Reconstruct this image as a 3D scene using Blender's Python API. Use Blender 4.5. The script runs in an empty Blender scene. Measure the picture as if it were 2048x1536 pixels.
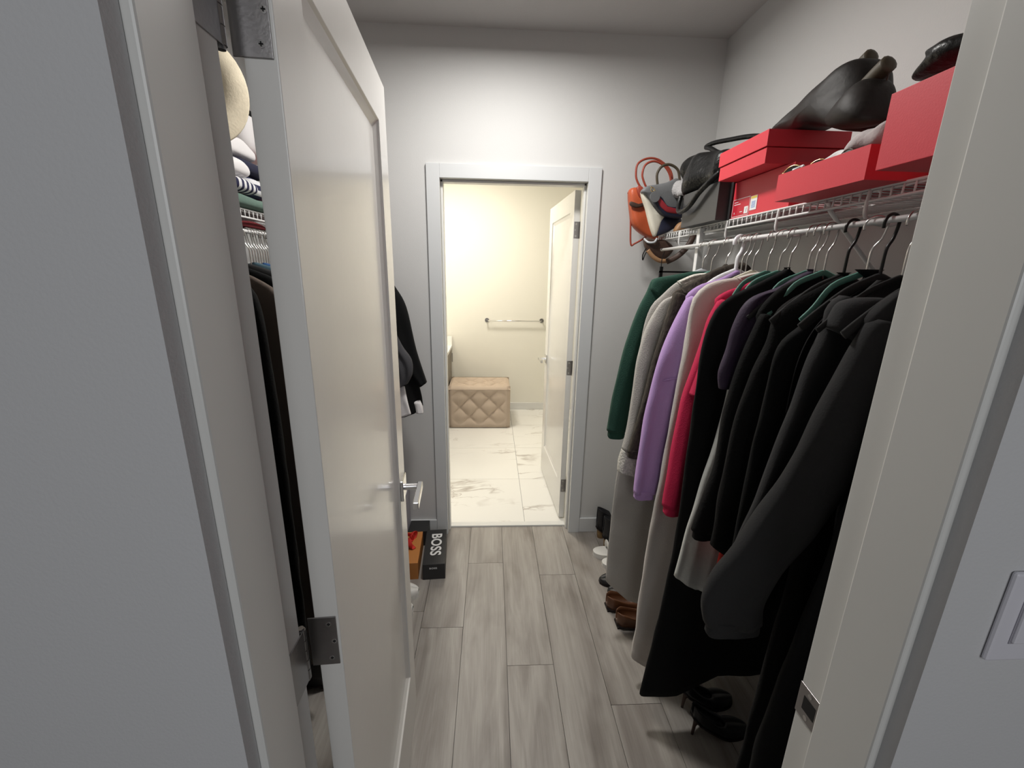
import bpy, math, random
from mathutils import Vector, Matrix, noise
random.seed(7)
col = bpy.context.scene.collection
sin, cos, pi = math.sin, math.cos, math.pi

# ------------------------------------------------------------------ materials
def mat(name, c, rough=.5, metal=0., bump=0., bscale=60., sheen=0., var=0., vscale=8., stretch=(1, 1, 1), coat=0., spec=None):
    m = bpy.data.materials.new(name); m.use_nodes = True
    nt = m.node_tree; b = nt.nodes['Principled BSDF']
    b.inputs['Base Color'].default_value = (*c, 1); b.inputs['Roughness'].default_value = rough
    b.inputs['Metallic'].default_value = metal
    if spec is not None: b.inputs['Specular IOR Level'].default_value = spec
    if sheen:
        b.inputs['Sheen Weight'].default_value = sheen; b.inputs['Sheen Roughness'].default_value = .5
        b.inputs['Sheen Tint'].default_value = (*[min(1, x*2+.02) for x in c], 1)
    if coat: b.inputs['Coat Weight'].default_value = coat
    tc = nt.nodes.new('ShaderNodeTexCoord'); mp = nt.nodes.new('ShaderNodeMapping')
    mp.inputs['Scale'].default_value = stretch
    nt.links.new(tc.outputs['Object'], mp.inputs['Vector'])
    if bump:
        n = nt.nodes.new('ShaderNodeTexNoise'); n.inputs['Scale'].default_value = bscale; n.inputs['Detail'].default_value = 4
        nt.links.new(mp.outputs[0], n.inputs['Vector'])
        bp = nt.nodes.new('ShaderNodeBump'); bp.inputs['Strength'].default_value = bump; bp.inputs['Distance'].default_value = .004
        nt.links.new(n.outputs['Fac'], bp.inputs['Height']); nt.links.new(bp.outputs[0], b.inputs['Normal'])
    if var:
        n = nt.nodes.new('ShaderNodeTexNoise'); n.inputs['Scale'].default_value = vscale; n.inputs['Detail'].default_value = 5
        nt.links.new(mp.outputs[0], n.inputs['Vector'])
        r = nt.nodes.new('ShaderNodeValToRGB')
        r.color_ramp.elements[0].position = .3; r.color_ramp.elements[1].position = .7
        r.color_ramp.elements[0].color = (*[x*(1-var) for x in c], 1); r.color_ramp.elements[1].color = (*[min(1, x*(1+var)) for x in c], 1)
        nt.links.new(n.outputs['Fac'], r.inputs[0]); nt.links.new(r.outputs[0], b.inputs['Base Color'])
    return m

def striped(name, c1, c2, freq, axis):
    m = mat(name, c1, .85); nt = m.node_tree; b = nt.nodes['Principled BSDF']
    tc = nt.nodes.new('ShaderNodeTexCoord'); sp = nt.nodes.new('ShaderNodeSeparateXYZ')
    nt.links.new(tc.outputs['Object'], sp.inputs[0])
    mu = nt.nodes.new('ShaderNodeMath'); mu.operation = 'MULTIPLY'; mu.inputs[1].default_value = freq
    nt.links.new(sp.outputs[axis], mu.inputs[0])
    fr = nt.nodes.new('ShaderNodeMath'); fr.operation = 'FRACT'; nt.links.new(mu.outputs[0], fr.inputs[0])
    gt = nt.nodes.new('ShaderNodeMath'); gt.operation = 'GREATER_THAN'; gt.inputs[1].default_value = .5; nt.links.new(fr.outputs[0], gt.inputs[0])
    mx = nt.nodes.new('ShaderNodeMix'); mx.data_type = 'RGBA'
    mx.inputs[6].default_value = (*c1, 1); mx.inputs[7].default_value = (*c2, 1)
    nt.links.new(gt.outputs[0], mx.inputs[0]); nt.links.new(mx.outputs[2], b.inputs['Base Color'])
    return m

M = dict(
 wall=mat('wall_paint', (.61, .61, .60), .75, bump=.12, bscale=260),
 wallroom=mat('wall_paint_room', (.60, .60, .605), .8, bump=.12, bscale=260),
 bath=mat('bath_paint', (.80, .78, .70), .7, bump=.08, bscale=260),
 ceil=mat('ceiling_paint', (.56, .55, .54), .85, bump=.3, bscale=180),
 trim=mat('trim_enamel', (.70, .70, .675), .32, bump=.02, bscale=30),
 trimf=mat('trim_enamel_grey', (.62, .635, .64), .38, bump=.02, bscale=30),
 door=mat('door_enamel', (.74, .73, .70), .24, bump=.05, bscale=35, coat=.15),
 chrome=mat('chrome', (.75, .75, .76), .12, 1.),
 nickel=mat('satin_nickel', (.34, .33, .33), .3, 1., bump=.05, bscale=200),
 screw=mat('screw_metal', (.6, .6, .6), .2, 1.),
 dark=mat('dark_void', (.01, .01, .01), .8),
 wire=mat('white_vinyl_wire', (.78, .78, .77), .35),
 steel=mat('hanger_steel', (.62, .6, .58), .2, 1.),
 blackmetal=mat('black_metal', (.02, .02, .02), .3, .6),
 velgreen=mat('hanger_green', (.10, .25, .20), .6, sheen=.4),
 velblack=mat('hanger_black', (.012, .012, .012), .8, sheen=.2),
 velcream=mat('hanger_cream', (.70, .68, .55), .6),
 plgrey=mat('hanger_grey_plastic', (.50, .52, .54), .35),
 plwhite=mat('hanger_white_plastic', (.82, .83, .85), .3),
 clear=mat('hanger_clear', (.75, .77, .78), .1, .3),
 green=mat('green_fleece', (.010, .050, .033), .95, bump=.5, bscale=300, sheen=.25),
 greydress=mat('pale_grey_knit', (.42, .40, .37), .95, bump=.5, bscale=260, sheen=.3),
 lace=mat('ivory_lace', (.62, .60, .54), .95, bump=1., bscale=140, var=.25, vscale=120),
 fuzz=mat('brown_boucle', (.038, .030, .022), .95, bump=1., bscale=130, sheen=.3, var=.5, vscale=90, stretch=(1, 1, .4)),
 lilac=mat('lilac_fleece', (.42, .27, .54), .95, bump=.3, bscale=300, sheen=.35),
 ivory=mat('ivory_knit', (.60, .55, .50), .95, bump=.4, bscale=260, sheen=.3),
 crimson=mat('crimson_fleece', (.52, .012, .066), .9, bump=.3, bscale=280, sheen=.3),
 black=mat('black_cloth', (.0035, .0038, .004), .85, bump=.2, bscale=220, sheen=.03, spec=.2),
 black2=mat('black_wool', (.006, .006, .006), .9, bump=.4, bscale=200, sheen=.05, spec=.2),
 plum=mat('plum_velour', (.026, .013, .036), .7, bump=.3, bscale=200, sheen=.4),
 charcoal=mat('charcoal_fleece', (.020, .020, .021), .95, bump=.2, bscale=260, sheen=.10),
 charcoal2=mat('charcoal_coat', (.015, .015, .0155), .95, bump=.15, bscale=260, sheen=.06),
 satin=mat('silver_satin', (.50, .51, .48), .30, sheen=.3, bump=1., bscale=22),
 redcloth=mat('red_cloth', (.60, .03, .02), .8),
 redbox=mat('red_card', (.66, .035, .055), .55, bump=.06, bscale=300),
 redlabel=mat('red_label', (.50, .012, .03), .5),
 white=mat('white_print', (.80, .80, .80), .5),
 yellow=mat('yellow_print', (.85, .65, .1), .5), blue=mat('blue_print', (.1, .25, .6), .5), blackprint=mat('black_print', (.01, .01, .01), .5),
 blackcard=mat('black_card', (.022, .022, .023), .5, bump=.05, bscale=300),
 greycard=mat('charcoal_card', (.045, .045, .046), .5),
 orangecard=mat('orange_card', (.50, .20, .05), .6, bump=.05, bscale=300),
 blackleather=mat('black_leather', (.005, .005, .005), .36, spec=.3, bump=.5, bscale=90),
 brownleather=mat('dark_brown_leather', (.012, .0085, .007), .58, spec=.35, bump=.2, bscale=70, var=.3),
 olive=mat('olive_handle', (.06, .045, .025), .55),
 orangeleather=mat('orange_leather', (.52, .10, .035), .45, bump=.2, bscale=150),
 rust=mat('rust_leather', (.33, .055, .03), .45, bump=.2, bscale=150),
 greyleather=mat('grey_leather', (.16, .165, .17), .5, bump=.2, bscale=200),
 creamleather=mat('cream_leather', (.80, .76, .64), .5),
 navy=mat('navy_leather', (.012, .014, .035), .5), wine=mat('wine_stripe', (.33, .02, .03), .6),
 tan=mat('tan_leather', (.36, .20, .10), .5), brown=mat('brown_strap', (.06, .032, .022), .55, bump=.3, bscale=120),
 fur=mat('grey_fur', (.42, .41, .41), .95, bump=1., bscale=120, sheen=.5),
 scarf=mat('mauve_grey_scarf', (.52, .47, .47), .95, bump=.3, bscale=150, sheen=.3),
 gold=mat('gold', (.8, .6, .3), .25, 1.), lens=mat('dark_lens', (.01, .008, .006), .05, coat=1.),
 tweed=mat('olive_case', (.22, .18, .09), .7), pearl=mat('pearl', (.8, .8, .8), .3),
 ottoman=mat('beige_velvet', (.46, .37, .29), .85, bump=.2, bscale=300, sheen=.4),
 quartz=mat('white_quartz', (.85, .84, .80), .2), vanity=mat('grey_brown_cabinet', (.22, .19, .15), .5, var=.12, stretch=(1, 1, 8)),
 straw=mat('straw', (.82, .73, .55), .8, bump=.2, bscale=160, var=.08, vscale=30),
 whitecloth=mat('white_cotton', (.78, .76, .76), .9, bump=.3, bscale=30), navycloth=mat('navy_cotton', (.012, .014, .04), .85, bump=.3, bscale=60),
 greencloth=mat('sage_cotton', (.12, .19, .155), .9, bump=.3, bscale=50),
 stripe=striped('navy_white_stripes', (.75, .75, .75), (.015, .015, .06), 38, 1),
 stripe2=striped('wide_navy_stripes', (.72, .72, .74), (.012, .014, .06), 30, 2),
 bluecloth=mat('blue_cloth', (.03, .10, .26), .85), teal=mat('teal_cloth', (.05, .10, .13), .85),
 taupe=mat('taupe_cloth', (.10, .075, .06), .9, bump=.3, bscale=120), maroon=mat('maroon_cloth', (.16, .01, .015), .85),
 greyjkt=mat('dark_grey_denim', (.05, .05, .055), .85, bump=.3, bscale=200),
 lavender=mat('lavender_card', (.34, .33, .37), .6),
 bootleather=mat('boot_leather', (.008, .008, .010), .45, bump=.2, bscale=90), woodheel=mat('wood_heel', (.36, .23, .10), .5, var=.2),
 brownshoe=mat('brown_shoe', (.10, .038, .015), .38, bump=.15, bscale=90), shoedark=mat('shoe_lining', (.012, .006, .006), .8),
 rubber=mat('white_rubber', (.72, .71, .68), .5), plate=mat('switch_plastic', (.70, .69, .74), .35),
)

def planks_mat():
    m = mat('oak_grey_plank', (.3, .28, .26), .42); nt = m.node_tree; b = nt.nodes['Principled BSDF']
    at = nt.nodes.new('ShaderNodeAttribute'); at.attribute_name = 'rnd'
    tc = nt.nodes.new('ShaderNodeTexCoord'); add = nt.nodes.new('ShaderNodeVectorMath'); add.operation = 'ADD'
    sc = nt.nodes.new('ShaderNodeVectorMath'); sc.operation = 'SCALE'; sc.inputs['Scale'].default_value = 37
    nt.links.new(at.outputs['Color'], sc.inputs[0]); nt.links.new(tc.outputs['Object'], add.inputs[0]); nt.links.new(sc.outputs[0], add.inputs[1])
    def noi(s, scale, det, dist=0.):
        mp = nt.nodes.new('ShaderNodeMapping'); mp.inputs['Scale'].default_value = s; nt.links.new(add.outputs[0], mp.inputs[0])
        n = nt.nodes.new('ShaderNodeTexNoise'); n.inputs['Scale'].default_value = scale; n.inputs['Detail'].default_value = det
        n.inputs['Distortion'].default_value = dist
        nt.links.new(mp.outputs[0], n.inputs[0]); return n
    a = noi((6, .8, 1), 1.6, 6, 1.2); g = noi((60, 2.2, 1), 2.2, 8, .3); k = noi((3.2, 1.5, 1), 1.7, 3)
    r = nt.nodes.new('ShaderNodeValToRGB'); e = r.color_ramp.elements
    e[0].position = .28; e[0].color = (.195, .172, .156, 1); e[1].position = .62; e[1].color = (.36, .338, .31, 1)
    nt.links.new(a.outputs['Fac'], r.inputs[0])
    m1 = nt.nodes.new('ShaderNodeMix'); m1.data_type = 'RGBA'; m1.blend_type = 'MULTIPLY'; m1.inputs[0].default_value = .35
    r2 = nt.nodes.new('ShaderNodeValToRGB'); e = r2.color_ramp.elements; e[0].position = .35; e[0].color = (.72, .70, .68, 1); e[1].position = .65; e[1].color = (1.08, 1.08, 1.08, 1)
    nt.links.new(g.outputs['Fac'], r2.inputs[0]); nt.links.new(r.outputs[0], m1.inputs[6]); nt.links.new(r2.outputs[0], m1.inputs[7])
    r3 = nt.nodes.new('ShaderNodeValToRGB'); e = r3.color_ramp.elements; e[0].position = .25; e[0].color = (.50, .46, .43, 1); e[1].position = .46; e[1].color = (1, 1, 1, 1)
    nt.links.new(k.outputs['Fac'], r3.inputs[0])
    m2 = nt.nodes.new('ShaderNodeMix'); m2.data_type = 'RGBA'; m2.blend_type = 'MULTIPLY'; m2.inputs[0].default_value = .8
    nt.links.new(m1.outputs[2], m2.inputs[6]); nt.links.new(r3.outputs[0], m2.inputs[7]); nt.links.new(m2.outputs[2], b.inputs['Base Color'])
    bp = nt.nodes.new('ShaderNodeBump'); bp.inputs['Strength'].default_value = .15; bp.inputs['Distance'].default_value = .003
    nt.links.new(g.outputs['Fac'], bp.inputs['Height']); nt.links.new(bp.outputs[0], b.inputs['Normal'])
    return m
M['plank'] = planks_mat()

def marble_mat():
    m = mat('marble_tile', (.8, .79, .75), .12); nt = m.node_tree; b = nt.nodes['Principled BSDF']
    at = nt.nodes.new('ShaderNodeAttribute'); at.attribute_name = 'rnd'
    tc = nt.nodes.new('ShaderNodeTexCoord'); add = nt.nodes.new('ShaderNodeVectorMath'); add.operation = 'ADD'
    sc = nt.nodes.new('ShaderNodeVectorMath'); sc.operation = 'SCALE'; sc.inputs['Scale'].default_value = 13
    nt.links.new(at.outputs['Color'], sc.inputs[0]); nt.links.new(tc.outputs['Object'], add.inputs[0]); nt.links.new(sc.outputs[0], add.inputs[1])
    mp = nt.nodes.new('ShaderNodeMapping'); mp.inputs['Rotation'].default_value = (0, 0, -.7); mp.inputs['Scale'].default_value = (1.0, 2.6, 1)
    nt.links.new(add.outputs[0], mp.inputs[0])
    def vein(scale, width, det, dist):
        n = nt.nodes.new('ShaderNodeTexNoise'); n.inputs['Scale'].default_value = scale; n.inputs['Detail'].default_value = det; n.inputs['Distortion'].default_value = dist
        nt.links.new(mp.outputs[0], n.inputs[0])
        s = nt.nodes.new('ShaderNodeMath'); s.operation = 'SUBTRACT'; s.inputs[1].default_value = .5; nt.links.new(n.outputs['Fac'], s.inputs[0])
        a = nt.nodes.new('ShaderNodeMath'); a.operation = 'ABSOLUTE'; nt.links.new(s.outputs[0], a.inputs[0])
        r = nt.nodes.new('ShaderNodeMapRange'); r.inputs[1].default_value = 0; r.inputs[2].default_value = width; r.inputs[3].default_value = 1; r.inputs[4].default_value = 0
        nt.links.new(a.outputs[0], r.inputs[0]); return r
    v1 = vein(.9, .020, 5, .4); v2 = vein(1.7, .010, 6, .6)
    ms = nt.nodes.new('ShaderNodeTexNoise'); ms.inputs['Scale'].default_value = 1.6; nt.links.new(mp.outputs[0], ms.inputs[0])
    mr = nt.nodes.new('ShaderNodeMapRange'); mr.inputs[1].default_value = .48; mr.inputs[2].default_value = .62; nt.links.new(ms.outputs['Fac'], mr.inputs[0])
    mx = nt.nodes.new('ShaderNodeMath'); mx.operation = 'MAXIMUM'; nt.links.new(v1.outputs[0], mx.inputs[0]); nt.links.new(v2.outputs[0], mx.inputs[1])
    mu = nt.nodes.new('ShaderNodeMath'); mu.operation = 'MULTIPLY'; nt.links.new(mx.outputs[0], mu.inputs[0]); nt.links.new(mr.outputs[0], mu.inputs[1])
    mi = nt.nodes.new('ShaderNodeMix'); mi.data_type = 'RGBA'; mi.inputs[6].default_value = (.80, .79, .75, 1); mi.inputs[7].default_value = (.48, .44, .40, 1)
    nt.links.new(mu.outputs[0], mi.inputs[0]); nt.links.new(mi.outputs[2], b.inputs['Base Color'])
    return m
M['marble'] = marble_mat()

# ------------------------------------------------------------------ mesh helpers
class MB:
    def __init__(s): s.v = []; s.f = []
    def add(s, v, f):
        o = len(s.v); s.v += [tuple(p) for p in v]; s.f += [tuple(i+o for i in q) for q in f]; return s
    def box(s, a, b):
        x0, y0, z0 = a; x1, y1, z1 = b
        return s.add([(x0,y0,z0),(x1,y0,z0),(x1,y1,z0),(x0,y1,z0),(x0,y0,z1),(x1,y0,z1),(x1,y1,z1),(x0,y1,z1)],
              [(0,3,2,1),(4,5,6,7),(0,1,5,4),(1,2,6,5),(2,3,7,6),(3,0,4,7)])
    def tube(s, pts, r, n=8, closed=False, flat=None):
        pts = [Vector(p) for p in pts]; N = len(pts); rr = r if isinstance(r, (list, tuple)) else [r]*N
        up = None; v = []; f = []
        for i, p in enumerate(pts):
            if closed: d = pts[(i+1) % N]-pts[i-1]
            else: d = pts[min(i+1, N-1)]-pts[max(i-1, 0)]
            d.normalize()
            if up is None: up = Vector((0, 0, 1)) if abs(d.z) < .9 else Vector((0, 1, 0))
            a = d.cross(up); 
            if a.length < 1e-5: a = d.orthogonal()
            a.normalize(); b = a.cross(d).normalized(); up = b
            k1, k2 = (flat if flat else (1, 1))
            for j in range(n):
                t = 2*pi*j/n; v.append(p+a*(rr[i]*k1*cos(t))+b*(rr[i]*k2*sin(t)))
        M_ = N if closed else N-1
        for i in range(M_):
            for j in range(n):
                i2 = (i+1) % N; f.append((i*n+j, i*n+(j+1) % n, i2*n+(j+1) % n, i2*n+j))
        if not closed: f.append(tuple(range(n-1, -1, -1))); f.append(tuple((N-1)*n+j for j in range(n)))
        return s.add(v, f)
    def cyl(s, a, b, r, n=16): return s.tube([a, b], r, n)
    def build(s, name, m, parent=None, smooth=False, bevel=0., seg=2, sub=0):
        me = bpy.data.meshes.new(name); me.from_pydata(s.v, [], s.f); me.update()
        me.materials.append(M[m] if isinstance(m, str) else m)
        if smooth: me.polygons.foreach_set('use_smooth', [True]*len(me.polygons))
        o = bpy.data.objects.new(name, me); col.objects.link(o)
        if parent: o.parent = parent; o.matrix_parent_inverse = Matrix.Translation(parent.location).inverted() if not parent.get('_loc') else Matrix()
        if bevel:
            b = o.modifiers.new('bevel', 'BEVEL'); b.width = bevel; b.segments = seg; b.limit_method = 'ANGLE'
        if sub:
            b = o.modifiers.new('sub', 'SUBSURF'); b.levels = sub; b.render_levels = sub
        return o

def box(a, b): return MB().box(a, b)
def tag(o, label=None, cat=None, group=None, kind=None):
    if label: o['label'] = label
    if cat: o['category'] = cat
    if group: o['group'] = group
    if kind: o['kind'] = kind
    return o
def empty(name, loc=(0, 0, 0), label=None, cat=None, group=None, kind=None, local=False, rz=0):
    o = bpy.data.objects.new(name, None); col.objects.link(o); o.location = loc; o.empty_display_size = .05
    o.rotation_euler = (0, 0, rz)
    if local: o['_loc'] = 1
    return tag(o, label, cat, group, kind)
def struct(o): o['kind'] = 'structure'; return o

def cr(pts, n=6, closed=False):           # catmull-rom smoothing
    P = [Vector(p) for p in pts]; N = len(P); out = []
    rng = range(N) if closed else range(N-1)
    for i in rng:
        p0 = P[(i-1) % N] if closed else P[max(i-1, 0)]; p1 = P[i]; p2 = P[(i+1) % N]; p3 = P[(i+2) % N] if closed else P[min(i+2, N-1)]
        for k in range(n):
            t = k/n
            out.append(.5*((2*p1)+(-p0+p2)*t+(2*p0-5*p1+4*p2-p3)*t*t+(-p0+3*p1-3*p2+p3)*t**3))
    if not closed: out.append(P[-1])
    return out

def resample(pts, n):
    P = [Vector(p) for p in pts]; L = [0]
    for a, b in zip(P, P[1:]): L.append(L[-1]+(b-a).length)
    out = []; j = 0
    for i in range(n+1):
        t = L[-1]*i/n
        while j < len(L)-2 and L[j+1] < t: j += 1
        s = (t-L[j])/max(L[j+1]-L[j], 1e-9); out.append(P[j].lerp(P[j+1], min(1, max(0, s))))
    return out

def pillow(outline, axis, pos, T, wr=.0, wf=9., rings=9, ex=.5, seed=0):
    """closed outline (two coords) in the plane axis=pos, swollen by T to each side"""
    O = cr([(a, b, 0) for a, b in outline], 5, True); c = sum(O, Vector())/len(O); n = len(O)
    v = []; f = []; mb = MB()
    def P(p, w):
        q = {'x': Vector((0, p.x, p.y)), 'y': Vector((p.x, 0, p.y)), 'z': Vector((p.x, p.y, 0))}[axis]
        k = 'xyz'.index(axis)
        w += wr*noise.noise(Vector((p.x*wf, p.y*wf, seed)))*min(1, abs(w)/T*1.5)
        w += wr*.6*sin(p.x*wf*4+p.y*wf*2.3+3*noise.noise(Vector((p.x*6, p.y*6, seed+3))))*min(1, abs(w)/T)
        q[k] = pos+w; return q
    for side in (1, -1):
        base = len(v)
        for k in range(rings+1):
            a = k/rings*pi/2; sc_ = cos(a); h = T*max(0, sin(a))**ex
            for p in O: v.append(P(c+(p-c)*max(sc_, .02), side*h))
        for k in range(rings):
            for j in range(n):
                q = (base+k*n+j, base+k*n+(j+1) % n, base+(k+1)*n+(j+1) % n, base+(k+1)*n+j)
                f.append(q if side == 1 else q[::-1])
        cap = tuple(base+rings*n+j for j in range(n)); f.append(cap if side == 1 else cap[::-1])
    return mb.add(v, f)

def slab(Y, front, back, T=.03, hem=None, nf=3, amp=.010, N=56, K=22, seed=0, tilt=0., edge=.0, tprof=None):
    """cloth hanging as a flattened loop between a front and a back edge curve (X, z) near the plane Y"""
    rnd = random.Random(seed); ph = [rnd.uniform(0, 6.28) for _ in range(5)]
    F = resample(cr([(x, 0, z) for x, z in front], 5), N); B = resample(cr([(x, 0, z) for x, z in back], 5), N)
    v = []; f = []; m = 2*K
    def hz(x):
        if x <= hem[0][0]: return hem[0][1]
        for (a, za), (b, zb) in zip(hem, hem[1:]):
            if x <= b: return za+(zb-za)*(x-a)/(b-a)
        return hem[-1][1]
    for i in range(N+1):
        t = i/N; a = F[i].copy(); b = B[i].copy()
        a.x += edge*noise.noise(Vector((t*9, seed, 0)))
        th = T*(tprof(t) if tprof else (.45+.55*min(1, t*5)))
        g = min(1, max(0, (t-.08)*2.2))
        for j in range(m):
            an = 2*pi*j/m; s = .5-.5*cos(an); sg = 1 if j < K else -1
            p = a.lerp(b, s); w = sg*th*abs(sin(an))**.55
            if hem: p.z += (hz(p.x)-F[N].z)*t**3
            y = w+g*amp*(sin(2*pi*nf*s+ph[0]+1.3*sin(2.1*t+ph[1]))*.7+sin(2*pi*nf*1.9*s+ph[2]+t*2)*.3)
            y += .35*amp*noise.noise(Vector((p.x*14, p.z*9, seed*3.1+sg)))*2
            y += .25*amp*sin(p.z*30+p.x*25+3*noise.noise(Vector((p.x*5, p.z*5, seed))))*g
            v.append((p.x, Y+y+tilt*t, p.z))
    for i in range(N):
        for j in range(m):
            f.append((i*m+j, i*m+(j+1) % m, (i+1)*m+(j+1) % m, (i+1)*m+j))
    f.append(tuple(range(m-1, -1, -1))); f.append(tuple(N*m+j for j in range(m)))
    return MB().add(v, f)

def text_mesh(txt, size, m, parent, mtx, extrude=.0004, offset=0., name='lettering'):
    cu = bpy.data.curves.new(name, 'FONT'); cu.body = txt; cu.size = size; cu.extrude = extrude; cu.offset = offset; cu.space_character = 1.05
    cu.align_x = 'CENTER'; cu.align_y = 'CENTER'
    t = bpy.data.objects.new('tmp', cu); col.objects.link(t); dg = bpy.context.evaluated_depsgraph_get()
    me = bpy.data.meshes.new_from_object(t.evaluated_get(dg)); bpy.data.objects.remove(t)
    me.transform(mtx); me.materials.clear(); me.materials.append(M[m]); me.name = name
    o = bpy.data.objects.new(name, me); col.objects.link(o); o.parent = parent
    o.matrix_parent_inverse = Matrix.Translation(parent.location).inverted() if not parent.get('_loc') else Matrix()
    return o

def copy_tree(o, parent=None):
    c = o.copy(); col.objects.link(c)
    if parent: c.parent = parent
    for ch in list(o.children): copy_tree(ch, c)
    return c

# ------------------------------------------------------------------ dimensions
D = 2.327; XL, XR = -1.15, 1.132; CZ = 2.689
OL, OR, OH = -.2638, .4909, 2.04           # far opening
JL, JR = -.2725, .4975                     # near opening jamb faces
WY0, WY1 = .357, .497                      # near wall faces
BX0, BX1, BY1 = -1.2, 1.5, 4.80            # bathroom
FW = .125                                  # far wall thickness

# ------------------------------------------------------------------ shell
m = MB()
m.box((XL-.1, D, 0), (OL-.018, D+FW, CZ)); m.box((OR+.018, D, 0), (XR+.6, D+FW, CZ)); m.box((OL-.018, D, OH+.018), (OR+.018, D+FW, CZ))
struct(m.build('wall_far', 'wall'))
struct(box((XL-.1, WY1, 0), (XL, D, CZ)).build('wall_left', 'wall'))
struct(box((XR, WY1, 0), (XR+.1, D, CZ)).build('wall_right', 'wall'))
m = MB(); NH = 2.05
m.box((-2.6, WY0, 0), (JL+.003, .376, CZ)); m.box((JR-.003, WY0, 0), (2.6, .376, CZ)); m.box((JL+.003, WY0, NH+.02), (JR-.003, .376, CZ))
m.box((-2.6, .376, 0), (JL-.018, WY1, CZ)); m.box((JR+.018, .376, 0), (2.6, WY1, CZ)); m.box((JL-.018, .376, NH+.02), (JR+.018, WY1, CZ))
struct(m.build('wall_near', 'wallroom'))
struct(box((XL-.1, WY1, CZ), (XR+.1, D, CZ+.1)).build('ceiling', 'ceil'))
# floor planks
x0, w = -.1242, .19525; rnd = random.Random(3); joints = {-1: 1.595, 0: 2.035, 1: 1.391, 2: 1.931, 3: 1.213}
m = MB(); cols = []
def plank(xa, xb, ya, yb):
    g = .0009; r = [rnd.random() for _ in range(3)]
    m.box((xa+g, ya+g, -.012), (xb-g, yb-g, 0)); cols.append(r)
for k in range(-12, 12):
    xa, xb = x0+k*w, x0+(k+1)*w; j = joints.get(k, .35+rnd.random()*1.2)
    ys = [j+1.22*i for i in range(-4, 4)]
    for a, b in zip(ys, ys[1:]):
        a, b = max(a, -2.2), min(b, D+.06)
        if b-a > .02: plank(xa, xb, a, b)
fl = m.build('floor', 'plank')
at = fl.data.attributes.new('rnd', 'FLOAT_COLOR', 'FACE')
for i, r in enumerate(cols):
    for q in range(6): at.data[i*6+q].color = (*r, 1)
struct(fl)
struct(box((-2.6, -2.2, -.06), (2.6, D+.11, -.0121)).build('floor_underlay', 'blackcard'))
# baseboards
def bb(name, a, b, mm='trimf'): return struct(box(a, b).build(name, mm, bevel=.003))
bb('baseboard_far_left', (XL, D-.013, 0), (OL-.067, D, .098)); bb('baseboard_far_right', (OR+.067, D-.013, 0), (XR, D, .098))
bb('baseboard_left', (XL, WY1, 0), (XL+.013, D-.013, .098)); bb('baseboard_right', (XR-.013, WY1, 0), (XR, D-.013, .098))
# far casing + jamb
m = MB(); cw = .067
m.box((OL-cw, D-.016, 0), (OL, D, OH+cw)); m.box((OR, D-.016, 0), (OR+cw, D, OH+cw)); m.box((OL, D-.016, OH), (OR, D, OH+cw))
struct(m.build('trim_1', 'trimf', bevel=.002))
m = MB(); a_ = .005
m.box((OL-.018, D, 0), (OL-a_+.004, D+FW, OH)); m.box((OR-.004+a_, D, 0), (OR+.018, D+FW, OH)); m.box((OL-.018, D, OH+.001), (OR+.018, D+FW, OH+.018))
m.box((OL, D+.03, 0), (OL+.011, D+.082, OH)); m.box((OR-.011, D+.03, 0), (OR, D+.082, OH)); m.box((OL, D+.03, OH-.011), (OR, D+.082, OH))
struct(m.build('trim_2', 'trim', bevel=.0015))
struct(box((OL, D+.056, -.01), (OR, D+.10, .010)).build('trim_3', 'trim', bevel=.003))   # threshold strip
m = MB()   # bathroom side casing
m.box((OL-cw, D+FW, 0), (OL-.006, D+FW+.012, OH+cw)); m.box((OR+.03, D+FW, 0), (OR+.03+cw, D+FW+.012, OH+cw))
struct(m.build('trim_5', 'trim'))
# near jamb liner with stop
m = MB()
m.box((JL-.018, .376, 0), (JL, .503, NH)); m.box((JR, .376, 0), (JR+.018, .503, NH)); m.box((JL-.018, .376, NH), (JR+.018, .503, NH+.018))
struct(m.build('trim_4', 'trim', bevel=.0015))
m = MB()
m.box((JL, .377, 0), (JL+.012, .452, NH-.012)); m.box((JR-.013, .374, 0), (JR, .456, NH-.012)); m.box((JL, .377, NH-.012), (JR, .452, NH))
struct(m.build('trim_6', 'trim', bevel=.0025))
# bathroom shell
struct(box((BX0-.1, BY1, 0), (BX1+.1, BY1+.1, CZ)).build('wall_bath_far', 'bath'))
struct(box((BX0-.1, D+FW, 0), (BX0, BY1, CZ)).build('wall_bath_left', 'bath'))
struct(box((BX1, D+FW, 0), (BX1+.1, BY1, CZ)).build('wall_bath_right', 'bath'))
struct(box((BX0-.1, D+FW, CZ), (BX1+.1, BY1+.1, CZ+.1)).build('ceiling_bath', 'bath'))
bb('baseboard_bath', (BX0, BY1-.013, 0), (BX1, BY1, .085), 'trim')
m = MB(); cols = []
for ix in (-2, -1, 0, 1):
    for iy in range(-1, 4):
        xa = .224+ix*1.2; ya = 3.031+iy*.61; yb = min(ya+.61, BY1+.02); ya = max(ya, D+.10)
        g = .0012; m.box((max(xa+g, BX0-.05), ya+g, -.01), (min(xa+1.2-g, BX1+.05), yb-g, 0)); cols.append([rnd.random() for _ in range(3)])
bf = m.build('floor_bath', 'marble'); at = bf.data.attributes.new('rnd', 'FLOAT_COLOR', 'FACE')
for i, r in enumerate(cols):
    for q in range(6): at.data[i*6+q].color = (*r, 1)
struct(bf)
struct(box((BX0, D+.11, -.06), (BX1, BY1, -.0101)).build('floor_bath_grout', 'lavender'))

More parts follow.
